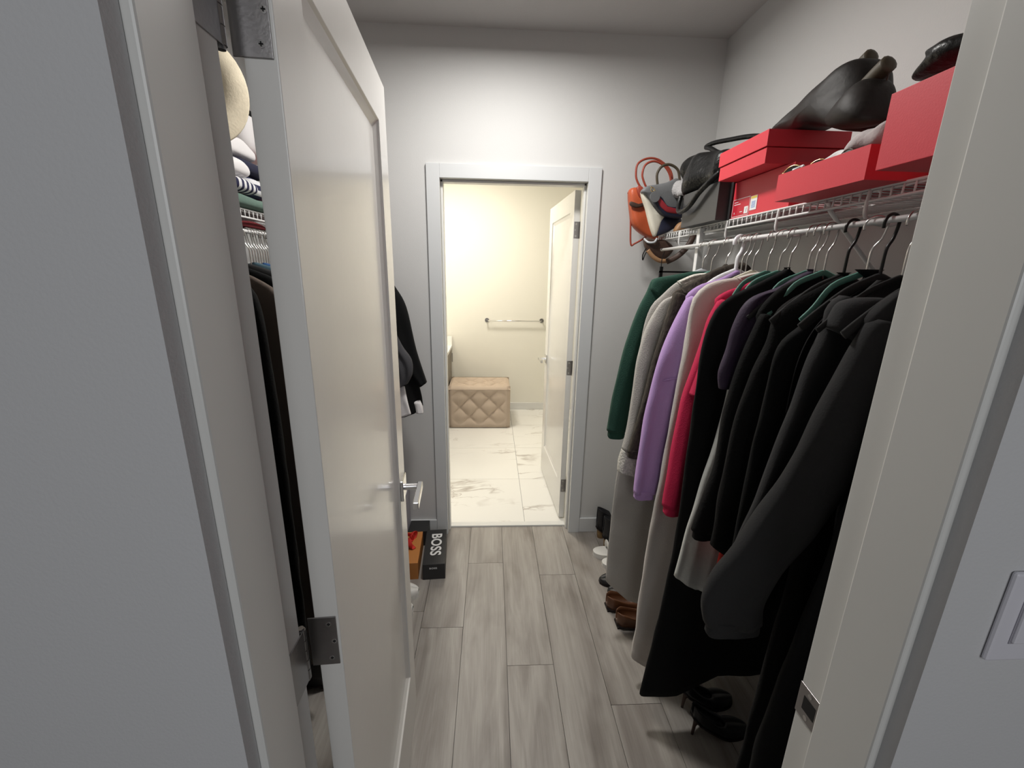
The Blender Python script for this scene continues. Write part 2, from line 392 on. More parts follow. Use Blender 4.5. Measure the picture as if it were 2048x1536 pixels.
# ------------------------------------------------------------------ doors
def door_slab(W, T, z0, z1, st, tr, br, m_):
    """local: x along the width, y thickness, panels recessed on both faces"""
    v = []; f = []
    def ring(x0_, x1_, za, zb, y): 
        b = len(v); v.extend([(x0_, y, za), (x1_, y, za), (x1_, y, zb), (x0_, y, zb)]); return b
    for y, s in ((0, 1), (T, -1)):
        r = [ring(0, W, z0, z1, y), ring(st, W-st, z0+br, z1-tr, y), ring(st+.004, W-st-.004, z0+br+.004, z1-tr-.004, y+s*.005), ring(st+.021, W-st-.021, z0+br+.021, z1-tr-.021, y+s*.0125)]
        for a, b in zip(r, r[1:]):
            for j in range(4):
                q = (a+j, a+(j+1) % 4, b+(j+1) % 4, b+j); f.append(q if s == 1 else q[::-1])
        q = tuple(r[3]+j for j in range(4)); f.append(q if s == 1 else q[::-1])
    for j in range(4): f.append((j, 16+j, 16+(j+1) % 4, (j+1) % 4))
    return MB().add(v, f)
def lever(par, x, y, z, sy, sx):
    """square rose on face y, lever to -x*sx direction"""
    h = box((x-.033, min(y, y+sy*.009), z-.033), (x+.033, max(y, y+sy*.009), z+.033)).build('door_handle', 'chrome', par, bevel=.002)
    n = MB(); n.cyl((x, y+sy*.005, z), (x, y+sy*.062, z), .0105, 20); n.build('spindle', 'chrome', h, smooth=False)
    a, b = sorted((y+sy*.046, y+sy*.062)); c, d = sorted((x+.011*sx, x-sx*.118))
    box((c, a, z-.011), (d, b, z+.011)).build('lever', 'chrome', h, bevel=.002)
def door(name, W, loc, rz, z1, side, trim_m, handle_z, st=.10, br=.235, bot=.012):
    d = empty(name, (loc[0], loc[1], 0), kind='structure', local=True, rz=rz)
    door_slab(W, .035, bot, z1, st, .105, br, None).build('slab', trim_m, d, bevel=.0015)
    lever(d, W-.062, 0, handle_z, -1, 1); lever(d, W-.062, .035, handle_z, 1, 1)
    box((W-.0004, .006, handle_z-.028), (W+.0015, .029, handle_z+.028)).build('latch_plate', 'nickel', d)
    return d
# near door: hinge end near face corner A, far corner B
A = Vector((-.2305, .538)); ang = math.atan2(1.236-.538, -.276+.2305)
# local y axis (thickness) must point to -X world: rotate so local x->(A->B), local y -> left of it = -X
d1 = door('door_1', .705, A, ang, 2.037, 1, 'door', .945)
d2 = door('door_2', .735, Vector((.4535, 2.468)), math.atan2(.70, -.035), 2.028, 1, 'door', .955)
# (for door_2 the visible face is the one facing -X: thickness runs the other way)
d2.location = (.4885, 2.468, 0)

def hinge(par_name, pin, z, leaf_jamb, leaf_door_dir, leaf_door_org, w=.032, parent=None, sgn=1):
    """barrel at pin; leaf on the jamb face; leaf on the door end"""
    px, py = pin; H = .089
    b = MB()
    for k in range(5): b.cyl((px, py, z+k*H/5+.0006), (px, py, z+(k+1)*H/5-.0006), .0062, 16)
    b.cyl((px, py, z-.003), (px, py, z+H+.003), .0045, 12)
    return b
def hinge_full(idx, pin, z, jx, jside, dorg, ddir, label):
    e = empty('door_hinge', (pin[0], pin[1], z), label, 'hinge', 'hinges of the panelled doors')
    hinge('', pin, z, None, None, None).build('barrel', 'nickel', e)
    H = .089
    # jamb leaf, flush on rebate
    y0, y1 = jside
    m_ = MB().box((min(jx, jx+.0016*idx), y0, z), (max(jx, jx+.0016*idx), y1, z+H)); lf = m_.build('leaf', 'nickel', e, bevel=.0007)
    # door leaf along door end
    tl = -.010 if idx > 0 else -.004
    a = Vector(dorg); u = Vector(ddir).normalized(); nrm = Vector((u.y, -u.x)) if True else None
    if nrm.y > 0: nrm = -nrm
    q = []
    for t, o in ((tl, .0002), (.031, .0002), (.031, .0020), (tl, .0020)):
        p = a+u*t+nrm*o; q.append(p)
    v = [(p.x, p.y, z) for p in q]+[(p.x, p.y, z+H) for p in q]
    l2 = MB().add(v, [(0,1,2,3),(7,6,5,4),(0,4,5,1),(1,5,6,2),(2,6,7,3),(3,7,4,0)]).build('leaf', 'nickel', e, bevel=.0007)
    for (t, dz) in ((.020, .013), (.026, .0445), (.020, .076)):
        p = a+u*t+nrm*.0024
        s_ = MB().cyl((p.x-nrm.x*.0015, p.y-nrm.y*.0015, z+dz), (p.x, p.y, z+dz), .0042, 14); so = s_.build('screw', 'screw', l2)
        MB().box((p.x-.0022, p.y-.0008, z+dz-.0005), (p.x+.0022, p.y-.0001+.0002, z+dz+.0005)).box((p.x-.0005, p.y-.0008, z+dz-.0022), (p.x+.0005, p.y+.0001, z+dz+.0022)).build('screw_slot', 'dark', l2)
    return e
ux = Vector((cos(ang), sin(ang))); th_dir = Vector((-ux.y, ux.x))      # towards -X : thickness
Pe = A+th_dir*.035                                                   # left corner of the door end
for z, lab in ((1.803, 'large dark nickel hinge at the top left, nearest the camera'), (.989, 'nickel hinge halfway down the near white door'), (.20, 'nickel hinge near the floor on the near white door')):
    hinge_full(1, (-.2755, .5130), z, JL, (.462, .512), Pe, -th_dir, lab)
for z, lab in ((1.777, 'top hinge of the open bathroom door'), (.988, 'middle hinge of the open bathroom door'), (.20, 'bottom hinge of the open bathroom door')):
    hinge_full(-1, (.4935, D+FW+.006), z, OR-.001, (D+.09, D+FW), Vector((.4885, 2.468)), Vector((-1, 0)), lab)
# strike plate
e = empty('strike_plate', (JR, .47, .905), 'dark metal strike plate in the right door jamb near the camera', 'strike plate')
box((JR-.0016, .4565, .908), (JR, .5035, .966)).build('plate', 'nickel', e, bevel=.0006)
box((JR-.0020, .468, .925), (JR-.0014, .492, .950)).build('latch_hole', 'dark', e)
MB().cyl((JR-.0022, .482, .958), (JR-.001, .482, .958), .004, 12).build('screw', 'screw', e)
MB().cyl((JR-.0022, .482, .916), (JR-.001, .482, .916), .004, 12).build('screw', 'screw', e)
# light switch
e = empty('light_switch', (.58, WY0, 1.17), 'pale plastic light switch plate on the wall at the right edge', 'light switch')
box((.556, WY0-.006, 1.172), (.626, WY0, 1.288)).build('cover_plate', 'plate', e, bevel=.003)
box((.5745, WY0-.0068, 1.197), (.6075, WY0-.0045, 1.263)).build('frame', 'lavender', e)
box((.576, WY0-.010, 1.199), (.606, WY0-.005, 1.261)).build('rocker', 'plate', e, bevel=.002)

# ------------------------------------------------------------------ wire shelves
def wire_shelf(s, label, pole_y, brackets, clips):
    sh = empty('wire_shelf', (s*.97, 1.4, 1.77), label, 'shelf', 'wire shelves along the closet walls')
    y0, y1 = WY1+.02, D-.004; xw = XR-.004 if s > 0 else XL+.004; xf = s*.82
    m = MB()
    n = int((y1-y0)/.0254)
    for i in range(n+1):
        y = y0+i*.0254; m.tube([(xf, y, 1.772), (xw, y, 1.772)], .0016, 5)
    for x in (xf+s*.005, xf+s*.16, xw-s*.004): m.tube([(x, y0, 1.769), (x, y1, 1.769)], .003, 6)
    m.build('wire_deck', 'wire', sh, smooth=True)
    m = MB()
    for i in range(n+1):
        y = y0+i*.0254; m.tube([(xf, y, 1.773), (xf-s*.001, y, 1.749)], .0021, 6)
    m.tube([(xf, y0, 1.774), (xf, y1, 1.774)], .0030, 8); m.tube([(xf-s*.001, y0, 1.749), (xf-s*.001, y1, 1.749)], .0036, 8)
    m.build('front_lip', 'wire', sh, smooth=True)
    m = MB(); m.tube([(s*.79, y0, 1.70), (s*.79, D-.31 if s > 0 else y1, 1.70)], .0062, 12); m.build('hanging_rod', 'wire', sh, smooth=True)
    for y in clips:
        m = MB(); m.tube(cr([(xf, y, 1.775), (xf-s*.003, y, 1.74), (xf, y, 1.718), (xf+s*.02, y, 1.706), (xf+s*.06, y, 1.702), (xf+s*.09, y, 1.712)], 4), .0042, 8, flat=(1, 1)); 
        m.tube([(xf+s*.005, y, 1.712), (s*.79, y, 1.6975)], .0032, 6)
        m.build('rod_clip', 'wire', sh, smooth=True)
    for y in brackets:
        m = MB(); m.tube([(xf, y, 1.765), (xf+s*.012, y, 1.745), (xw-s*.01, y, 1.47), (xw, y, 1.455)], .008, 8, flat=(1, .45)); m.build('support_bracket', 'wire', sh, smooth=True)
    if pole_y:
        box((s*.805, pole_y-.012, 0), (s*.805+.022, pole_y+.012, 1.765)).build('support_pole', 'wire', sh, bevel=.002)
    return sh
wire_shelf(1, 'white wire shelf on the right wall with red boxes and bags', 1.70, (1.07, .62), (.70, .95, 1.25, 1.52, 1.90))
wire_shelf(-1, 'white wire shelf on the left wall, seen through the hinge gap', None, (1.1, 2.0), (1.0, 1.45, 1.9))

# ------------------------------------------------------------------ hangers
def make_hanger(body_m, hook_m, up=0., s=1, thick=.006, hook_r=.0021, wide=.15, twist=0.):
    """local: hung on a rod at the origin; arms run along x"""
    e = empty('clothes_hanger', (0, 0, 0), local=True)
    m = MB(); a0 = -.5
    pts = [(-.019*cos(t)*1.0, 0, .0+.019*sin(t)) for t in [(-.55)+k*.36 for k in range(11)]]
    pts = [(.020*cos(t), 0, .0085-.006+.020*sin(t)) for t in [3.5-k*.40 for k in range(11)]]
    pts = pts[:9]+[(.013, 0, -.022), (.002, 0, -.040), (0, 0, -.062), (0, 0, -.104)]
    m.tube(cr(pts, 3), hook_r, 8); m.build('hook', hook_m, e, smooth=True)
    m = MB()
    arm = cr([(-wide, 0, -.202), (-wide*.8, 0, -.174), (-.065, 0, -.129), (-.018, 0, -.106), (0, 0, -.100), (.018, 0, -.106), (.065, 0, -.129), (wide*.8, 0, -.174), (wide, 0, -.202)], 4)
    m.tube(arm, thick, 8, flat=(.6, 1.4)); 
    for i, p in enumerate(m.v): m.v[i] = (p[0], p[1], p[2]+up)
    m.build('arms', body_m, e, smooth=True)
    return e
protos = {}
def hang(kind, y, label, group, s=1, rz=0., dz=0.):
    if kind not in protos:
        bm_, hm, th_, hr = dict(green=('velgreen', 'steel', .005, .0021), black=('velblack', 'steel', .005, .0021), cream=('velcream', 'steel', .006, .0021), grey=('plgrey', 'steel', .011, .0022),
              white=('plwhite', 'plwhite', .010, .0062), dark=('velblack', 'blackmetal', .007, .0032), wire=('steel', 'steel', .002, .0019))[kind]
        o = make_hanger(bm_, hm, .010 if kind in ('green', 'cream', 'grey', 'white') else 0., 1, th_, hr, .118 if kind == 'green' else .15); protos[kind] = o
    else: o = copy_tree(protos[kind])
    o.location = (s*.79, y, 1.688); o.rotation_euler = (0, 0, (0 if s > 0 else pi))
    for ch in o.children:
        if ch.name.startswith('hook'): ch.rotation_euler = (0, 0, rz)
        else: ch.rotation_euler = (0, 0, rz*.12); tag(o, label, 'hanger', group)
    return o
GR = 'hangers on the right rod'
for k, y, lab, rz in (
 ('grey', 1.60, 'grey plastic hanger holding the dark green sweatshirt', .1), ('green', 1.535, 'hanger holding the long pale grey dress', -.15),
 ('black', 1.44, 'thin metal-hooked hanger holding the dark brown knit cardigan', .2), ('white', 1.375, 'thick white plastic hanger with wide white hook, on the right rod', .25),
 ('black', 1.345, 'black hanger right beside the thick white plastic hanger', 0.), ('black', 1.32, 'black hanger between the white plastic hanger and the cream one', .12), ('cream', 1.285, 'cream hanger holding the long ivory dress', 0.1),
 ('green', 1.215, 'green hanger holding the crimson sweatshirt', .45), ('green', 1.165, 'green hanger just in front of the crimson sweatshirt', -.3), ('black', 1.125, 'hanger holding the long black coat with pointed hem', .15),
 ('green', 1.055, 'green hanger behind the plum top', .1), ('black', 1.03, 'hanger holding the plum velour top', .05), ('green', 1.000, 'green hanger just in front of the plum velour top', .1),
 ('dark', .94, 'hanger holding the black zip jacket', .15), ('green', .882, 'green hanger with slanting hook behind the thick black one', -.5), ('dark', .848, 'black hanger with thick black hook, nearest whole hook', .2),
 ('black', .80, 'hanger at the right jamb holding the charcoal fleece', .2), ('dark', .735, 'hanger half hidden by the right jamb, holding the charcoal coat', .1)):
    hang(k, y, lab, GR, 1, rz)

# ------------------------------------------------------------------ garments on the right rod
def mirror(front, lim=1.095, c=.79): return [(min(lim, 2*c-x), z) for x, z in front]
def shift(front, dx): return [(x+dx, z) for x, z in front]
def garment(name, label, cat, Y, mt, front, zb, hem=None, T=.030, nf=3, amp=.008, seed=1, sleeve=None, cuff=None, inset=.055, sw=.105, lim=1.095, group='clothes on the right rod', c=.79, s=1):
    """front: shoulder and side edge. With a sleeve the traced edge is the sleeve, the body hangs behind it."""
    e = empty(name, (s*.79, Y, 1.60), label, cat, group)
    if sleeve:
        k = sleeve
        bf_ = front[:k]+[(front[k-1][0]+inset*.7, front[k-1][1]-.06)]+[(front[k-1][0]+inset, z) for z in (1.2, .5*(1.2+zb), zb)]
        slab(Y+.006, [(s*x, z) for x, z in bf_], [(s*x, z) for x, z in mirror(bf_, lim, c)], T*.6, hem, nf, amp, seed=seed).build('body', mt, e, smooth=True)
        sf = [(front[k-1][0]+.012, front[k-1][1]+.010)]+front[k-1:]; w = sw; n_ = len(sf)
        sb = [(x+w*(.55 if i == 0 else (1-.28*i/n_)), z-(.02 if i == 0 else 0)) for i, (x, z) in enumerate(sf)]
        so = slab(Y-.006, [(s*x, z) for x, z in sf], [(s*x, z) for x, z in sb], T*.8, None, 1.2, amp*.7, seed=seed+9, K=14, tprof=lambda t: .75+.25*min(1, t*6)-.15*t).build('sleeve', mt, e, smooth=True)
        if cuff:
            x, z = sf[-1]; xb = sb[-1][0]
            slab(Y-.006, [(s*(x+.006), z+.012), (s*(x+.004), z-.02), (s*(x+.008), z-cuff)], [(s*(xb-.008), z+.012), (s*(xb-.006), z-.02), (s*(xb-.010), z-cuff)], T*.62, None, 1, .002, N=16, K=14, seed=seed, tprof=lambda t: 1).build('cuff', mt, so, smooth=True)
    else:
        slab(Y, [(s*x, z) for x, z in front], [(s*x, z) for x, z in mirror(front, lim, c)], T*.85, hem, nf, amp*.8, seed=seed).build('body', mt, e, smooth=True)
    return e
g = garment('sweatshirt', 'dark green sweatshirt, farthest garment on the right rod', 'sweatshirt', 1.60, 'green',
  [(.783,1.598),(.70,1.588),(.651,1.576),(.598,1.564),(.584,1.522),(.557,1.456),(.521,1.321),(.501,1.2),(.484,1.075),(.476,.965)], .92, sleeve=4, cuff=.03, seed=2)
slab(1.585, [(.75,1.602),(.66,1.585),(.605,1.572),(.592,1.535)], [(.83,1.602),(.80,1.575),(.70,1.535),(.63,1.50)], .022, None, 1, .004, N=20, K=12, seed=4, tprof=lambda t: 1).build('hood', 'green', g, smooth=True)
g = garment('long_dress', 'long pale grey knit dress with lace collar, beside the dark green sweatshirt', 'dress', 1.53, 'greydress',
  [(.727,1.589),(.665,1.561),(.615,1.513),(.582,1.476),(.562,1.40),(.55,1.25),(.535,1.05),(.518,.90),(.506,.772),(.500,.539),(.500,.34)], .3, hem=[(.50,.30),(.537,.265),(.599,.205),(.658,.179),(.9,.17)], seed=5, nf=2.2, T=.028)
slab(1.49, [(.64,1.515),(.60,1.49),(.560,1.406),(.541,1.312),(.533,1.235),(.525,1.053),(.509,.93)], [(.70,1.50),(.68,1.46),(.65,1.39),(.635,1.30),(.625,1.235),(.60,1.053),(.575,.91)], .022, None, 1, .005, K=14, seed=8).build('sleeve', 'greydress', g, smooth=True)
slab(1.49, [(.509,.93),(.500,.88),(.498,.84)], [(.577,.915),(.585,.86),(.59,.815)], .024, None, 2, .006, N=16, K=14, seed=8, tprof=lambda t: 1).build('lace_cuff', 'lace', g, smooth=True)
slab(1.52, [(.79,1.598),(.727,1.592),(.665,1.566)], [(.83,1.585),(.77,1.565),(.70,1.54)], .018, None, 3, .006, N=16, K=12, seed=8, tprof=lambda t: 1).build('lace_collar', 'lace', g, smooth=True)
g = garment('cardigan', 'dark brown textured knit cardigan between the grey dress and the lilac sweatshirt', 'cardigan', 1.435, 'fuzz',
  [(.787,1.626),(.748,1.593),(.675,1.559),(.618,1.521),(.598,1.436),(.565,1.276),(.538,1.088),(.509,.945)], 1.0, sleeve=4, cuff=.006, seed=11, T=.034)
slab(1.42, [(.83,1.632),(.76,1.615),(.69,1.578),(.64,1.548)], [(.86,1.61),(.82,1.575),(.74,1.535),(.67,1.50)], .024, None, 1, .004, N=20, K=12, seed=14, tprof=lambda t: 1).build('collar', 'fuzz', g, smooth=True)
g = garment('sweatshirt', 'lilac sweatshirt with long hanging sleeve', 'sweatshirt', 1.36, 'lilac',
  [(.787,1.605),(.734,1.578),(.671,1.555),(.63,1.513),(.595,1.428),(.564,1.328),(.543,1.206),(.529,1.079),(.52,.887),(.519,.82)], .80, sleeve=4, cuff=.02, seed=17, T=.036, amp=.010)
g = garment('long_dress', 'long ivory knit dress hanging behind the crimson sweatshirt', 'dress', 1.29, 'ivory',
  [(.794,1.590),(.743,1.583),(.667,1.566),(.624,1.529),(.614,1.483),(.612,1.39),(.600,1.209),(.588,1.015),(.568,.707),(.559,.43),(.555,.14)], .13, hem=[(.555,.135),(.589,.115),(.626,.106),(.9,.10)], seed=21, nf=2.5, T=.030, amp=.012)
slab(1.27, [(.80,1.600),(.775,1.595),(.74,1.584)], [(.86,1.588),(.83,1.575),(.78,1.555)], .020, None, 5, .006, N=14, K=14, seed=8, tprof=lambda t: 1).build('gathered_collar', 'ivory', g, smooth=True)
g = garment('sweatshirt', 'crimson sweatshirt hanging in front of the ivory dress', 'sweatshirt', 1.215, 'crimson',
  [(.792,1.586),(.721,1.558),(.679,1.541),(.653,1.512),(.633,1.461),(.622,1.386),(.588,1.213),(.572,.976),(.567,.85)], .83, sleeve=4, cuff=.028, seed=25, T=.032, amp=.010)
MB().tube(cr([(.560,1.347,1.235),(.585,1.328,1.250),(.62,1.322,1.258),(.648,1.326,1.262)], 6), .0022, 6).build('arm_seam', 'lilac', bpy.data.objects['sweatshirt.001'], smooth=True)
slab(1.185, [(.615,1.33),(.605,1.28),(.597,1.24)], [(.70,1.33),(.70,1.28),(.69,1.24)], .030, None, 1, .003, N=14, K=12, seed=8, tprof=lambda t: 1).build('sleeve_seam', 'crimson', g, smooth=True)
garment('long_coat', 'long black coat with a pointed hem near the floor', 'coat', 1.13, 'black',
  [(.796,1.612),(.721,1.572),(.632,1.524),(.598,1.47),(.584,1.387),(.583,1.241),(.583,1.086),(.582,.779),(.561,.452),(.530,.155)], .15, hem=[(.53,.150),(.654,.172),(.78,.242),(1.1,.27)], seed=29, nf=2, T=.026, amp=.008)
garment('slip_dress', 'silver satin slip whose hem shows below the black jackets', 'slip dress', 1.075, 'satin',
  [(.76,1.56),(.70,1.54),(.66,1.45),(.64,1.2),(.60,.95),(.588,.876),(.580,.80),(.567,.695)], .69, hem=[(.567,.690),(.628,.653),(.687,.638),(.9,.63)], seed=31, nf=3, T=.020, amp=.007, lim=.74)
garment('velour_top', 'plum velour top with gathered shoulder', 'top', 1.045, 'plum',
  [(.80,1.607),(.76,1.590),(.717,1.562),(.645,1.53),(.617,1.467),(.607,1.403),(.592,1.344),(.600,1.30)], 1.28, seed=35, nf=9, T=.022, amp=.009)
garment('knit_jacket', 'black jacket whose cuff hangs over the silver satin hem', 'jacket', 1.005, 'black2',
  [(.80,1.602),(.75,1.588),(.69,1.555),(.650,1.49),(.615,1.36),(.600,1.241),(.597,1.095),(.571,.972),(.560,.90)], .86, sleeve=4, cuff=.02, sw=.11, hem=[(.56,.90),(.66,.84),(.9,.83)], seed=36, nf=3, T=.026, amp=.006)
garment('red_top', 'red garment whose corner peeps out under the black jackets', 'top', .985, 'redcloth',
  [(.79,1.55),(.74,1.52),(.70,1.3),(.66,1.0),(.640,.87),(.636,.79)], .78, hem=[(.63,.79),(.655,.755),(.9,.80)], seed=37, T=.014, amp=.003, lim=.93)
garment('zip_jacket', 'black zip jacket hanging in front of the plum top', 'jacket', .94, 'black2',
  [(.804,1.599),(.74,1.571),(.657,1.514),(.642,1.433),(.614,1.349),(.596,1.235),(.586,1.087),(.584,.973),(.582,.905)], .88, hem=[(.58,.90),(.64,.86),(.9,.85)], seed=39, T=.030, nf=2)
g = garment('hooded_jacket', 'black jacket with thin piping, behind the charcoal fleece', 'jacket', .875, 'black',
  [(.82,1.605),(.752,1.563),(.668,1.488),(.622,1.434),(.612,1.321),(.605,1.2),(.60,1.0),(.60,.85)], .82, seed=43, T=.024, nf=2)
MB().tube(cr([(.79,.848,1.59),(.752,.846,1.563),(.700,.845,1.52),(.665,.844,1.47),(.648,.844,1.40),(.645,.844,1.30)], 6), .0012, 5).build('piping', 'charcoal', g, smooth=True)
g = garment('fleece_jacket', 'charcoal fleece with a folded cuff at the shoulder', 'jacket', .815, 'charcoal',
  [(.76,1.584),(.722,1.550),(.675,1.544),(.664,1.524),(.663,1.488),(.643,1.42),(.627,1.333),(.612,1.265),(.585,1.12),(.557,1.004),(.535,.905),(.528,.824)], .85, sleeve=3, seed=47, T=.026, amp=.010, sw=.15)
slab(.785, [(.74,1.552),(.70,1.551),(.668,1.541),(.656,1.515),(.652,1.495)], [(.80,1.53),(.80,1.50),(.79,1.48),(.78,1.46),(.77,1.44)], .027, None, 1, .004, N=20, K=14, seed=8, tprof=lambda t: 1).build('turned_cuff', 'charcoal', g, smooth=True)
g = garment('overcoat', 'charcoal overcoat nearest the camera, cut off by the right jamb', 'coat', .72, 'charcoal2',
  [(.76,1.592),(.73,1.573),(.699,1.552),(.665,1.508),(.642,1.45),(.609,1.341),(.575,1.219),(.501,1.065),(.457,.977),(.445,.922),(.457,.87)], .80, sleeve=4, seed=53, T=.036, amp=.010, cuff=.02, inset=.04, sw=.165)
garment('long_dress', 'long black dress hanging to the floor below the charcoal overcoat', 'dress', .645, 'black',
  [(.79,1.59),(.73,1.57),(.69,1.50),(.665,1.35),(.63,1.1),(.60,.9),(.575,.7),(.56,.45),(.55,.2),(.545,.06)], .05, seed=57, T=.028, nf=4, amp=.012)
garment('long_dress', 'long black skirted dress between the satin slip and the charcoal overcoat', 'dress', .765, 'black2',
  [(.79,1.57),(.73,1.55),(.70,1.48),(.68,1.3),(.67,1.0),(.655,.7),(.645,.45),(.635,.2)], .2, seed=61, T=.018, nf=4, amp=.006)

# ------------------------------------------------------------------ boxes on the right shelf
def shoebox(name, label, a, b, mt, lid=.0, lid_m=None, rz=0, group=None, pivot=None, lidz=None):
    """closed card box: body and lid"""
    e = empty(name, (a[0], a[1], a[2]), label, 'box', group)
    zt = b[2]; zl = zt-lid if lid else zt
    box(a, (b[0], b[1], zl-(.002 if lid else 0))).build('box_body', mt, e, bevel=.001)
    if lid: box((a[0]-.004, a[1]-.004, zl), (b[0]+.004, b[1]+.004, zt)).build('lid', lid_m or mt, e, bevel=.001)
    return e
RG = 'red boxes on the right shelf'
shoebox('shoe_box', 'big plain red box at the near end of the right shelf', (.69, .53, 1.7745), (.95, .800, 1.896), 'redbox', group=RG)
# open tray
e = empty('open_tray', (.73, .87, 1.7745), 'shallow open red box holding sunglasses and scarves', 'box', RG)
m = MB(); X0, X1, Y0_, Y1_ = .73, .93, .868, 1.140; zt = 1.838
m.box((X0, Y0_, 1.7745), (X1, Y1_, 1.777)); m.box((X0, Y0_, 1.777), (X0+.003, Y1_, zt)); m.box((X1-.003, Y0_, 1.777), (X1, Y1_, zt)); m.box((X0+.003, Y0_, 1.777), (X1-.003, Y0_+.003, zt)); m.box((X0+.003, Y1_-.003, 1.777), (X1-.003, Y1_, zt))
m.build('box_body', 'redbox', e)
# lower labelled box
e = empty('shoe_box', (.82, 1.22, 1.7745), 'red shoe box with white-outlined label, under the lidded red box', 'box', RG)
box((.82, 1.215, 1.7745), (1.02, 1.505, 1.890)).build('box_body', 'redbox', e, bevel=.001)
lb = box((.8194, 1.405, 1.781), (.82, 1.499, 1.834)).build('size_label', 'redlabel', e)
m = MB(); x = .8190
for a, b in (((1.403, 1.780), (1.501, 1.7815)), ((1.403, 1.8335), (1.501, 1.835)), ((1.403, 1.780), (1.4045, 1.835)), ((1.4995, 1.780), (1.501, 1.835))): m.box((x, a[0], a[1]), (x+.0005, b[0], b[1]))
m.build('label_outline', 'white', lb)
m = MB()
for i, (ya, yb, z) in enumerate(((1.470, 1.492, 1.824), (1.455, 1.492, 1.817), (1.440, 1.455, 1.792), (1.484, 1.488, 1.792), (1.484, 1.488, 1.789))): m.box((.8189, ya, z), (.8194, yb, z+.0022))
m.build('label_lines', 'white', lb)
box((.8189, 1.4095, 1.785), (.8194, 1.430, 1.806)).build('barcode_patch', 'white', lb); box((.8186, 1.417, 1.789), (.8190, 1.419, 1.802)).build('barcode_bar', 'blackprint', lb)
st = box((.8188, 1.365, 1.790), (.8194, 1.399, 1.832)).build('price_sticker', 'white', e)
box((.8184, 1.367, 1.824), (.8189, 1.397, 1.831)).build('sticker_header', 'yellow', st)
m = MB()
for k in range(6): m.box((.8184, 1.372, 1.797+k*.0035), (.8189, 1.392, 1.7985+k*.0035))
m.build('sticker_lines', 'blue', st)
# lidded box on top
shoebox('shoe_box', 'lidded red box lying on top of the labelled red box, under the brown bag', (.757, 1.253, 1.892), (.985, 1.500, 1.977), 'redbox', lid=.042, group=RG)
# dark box
shoebox('shoe_box', 'dark grey box under the black leather bag', (.775, 1.525, 1.7745), (1.0, 1.800, 1.900), 'greycard')
shoebox('shoe_box', 'black box between the dark grey box and the labelled red box', (.815, 1.509, 1.7745), (1.0, 1.523, 1.895), 'blackcard')

# things in the tray
def ring(c, r1, r2, ax, n=20, th=.0016):
    return [(c[0]+(r1*cos(2*pi*k/n))*ax[0], c[1]+(r1*cos(2*pi*k/n))*ax[1], c[2]+r2*sin(2*pi*k/n)) for k in range(n)]
def glasses(label, c, mt, rot):
    e = empty('sunglasses', c, label, 'sunglasses', 'sunglasses in the red tray', local=True, rz=rot)
    for s_ in (-1, 1):
        MB().tube([(s_*.031+.026*cos(2*pi*k/20), 0, .021*sin(2*pi*k/20)) for k in range(20)], .0018, 6, True).build('rim', mt, e, smooth=True)
        MB().cyl((s_*.031, -.0006, 0), (s_*.031, .0006, 0), .001, 4)
        v = [(s_*.031+.025*cos(2*pi*k/20), 0, .020*sin(2*pi*k/20)) for k in range(20)]; v2 = [(x, .001, z) for x, y, z in v]
        MB().add(v+v2, [tuple(range(20)), tuple(range(39, 19, -1))]).build('lens', 'lens', e)
        MB().tube(cr([(s_*.058, 0, .008), (s_*.058, .06, .008), (s_*.055, .11, .0), (s_*.052, .125, -.012)], 4), .002, 6).build('temple', mt, e, smooth=True)
    MB().tube(cr([(-.006, 0, .006), (0, -.002, .010), (.006, 0, .006)], 3), .0016, 6).build('bridge', mt, e, smooth=True)
    return e
glasses('gold-rimmed sunglasses at the far end of the red tray', (.752, 1.075, 1.832), 'gold', -1.25)
glasses('dark-framed sunglasses in the middle of the red tray', (.757, .985, 1.830), 'brown', -1.7)
tag(pillow([(1.10, 1.838), (1.07, 1.850), (1.03, 1.856), (.995, 1.852), (.99, 1.838), (1.04, 1.822), (1.09, 1.822)], 'x', .83, .028, .003, 20).build('glasses_case', 'tweed', smooth=True), 'olive tweed glasses case lying in the red tray', 'case')
m = MB(); pp = cr([(.745, 1.135, 1.842), (.750, 1.115, 1.846), (.742, 1.10, 1.842), (.750, 1.085, 1.847), (.742, 1.07, 1.843)], 5)
for i, p in enumerate(pp):
    m.tube([(p.x, p.y, p.z-.0035), (p.x, p.y, p.z-.0015), (p.x, p.y, p.z+.0015), (p.x, p.y, p.z+.0035)], [.001, .0035, .0035, .001], 8)
tag(m.build('pearl_necklace', 'pearl', smooth=True), 'small white bead necklace trailing over the edge of the red tray', 'necklace')
m = pillow([(.985, 1.855), (.965, 1.876), (.935, 1.886), (.905, 1.878), (.882, 1.888), (.868, 1.885), (.874, 1.855), (.90, 1.842), (.945, 1.838), (.98, 1.840)], 'x', .812, .060, .010, 16)
tag(m.build('scarf', 'scarf', smooth=True), 'bunched mauve-grey scarf at the near end of the red tray', 'scarf')
m = pillow([(1.035, 1.838), (1.01, 1.852), (.985, 1.858), (.955, 1.848), (.975, 1.838), (1.0, 1.83)], 'x', .765, .012, .004, 30)
tag(m.build('lace_scarf', 'whitecloth', smooth=True), 'small white scarf end in the red tray beside the mauve scarf', 'scarf')

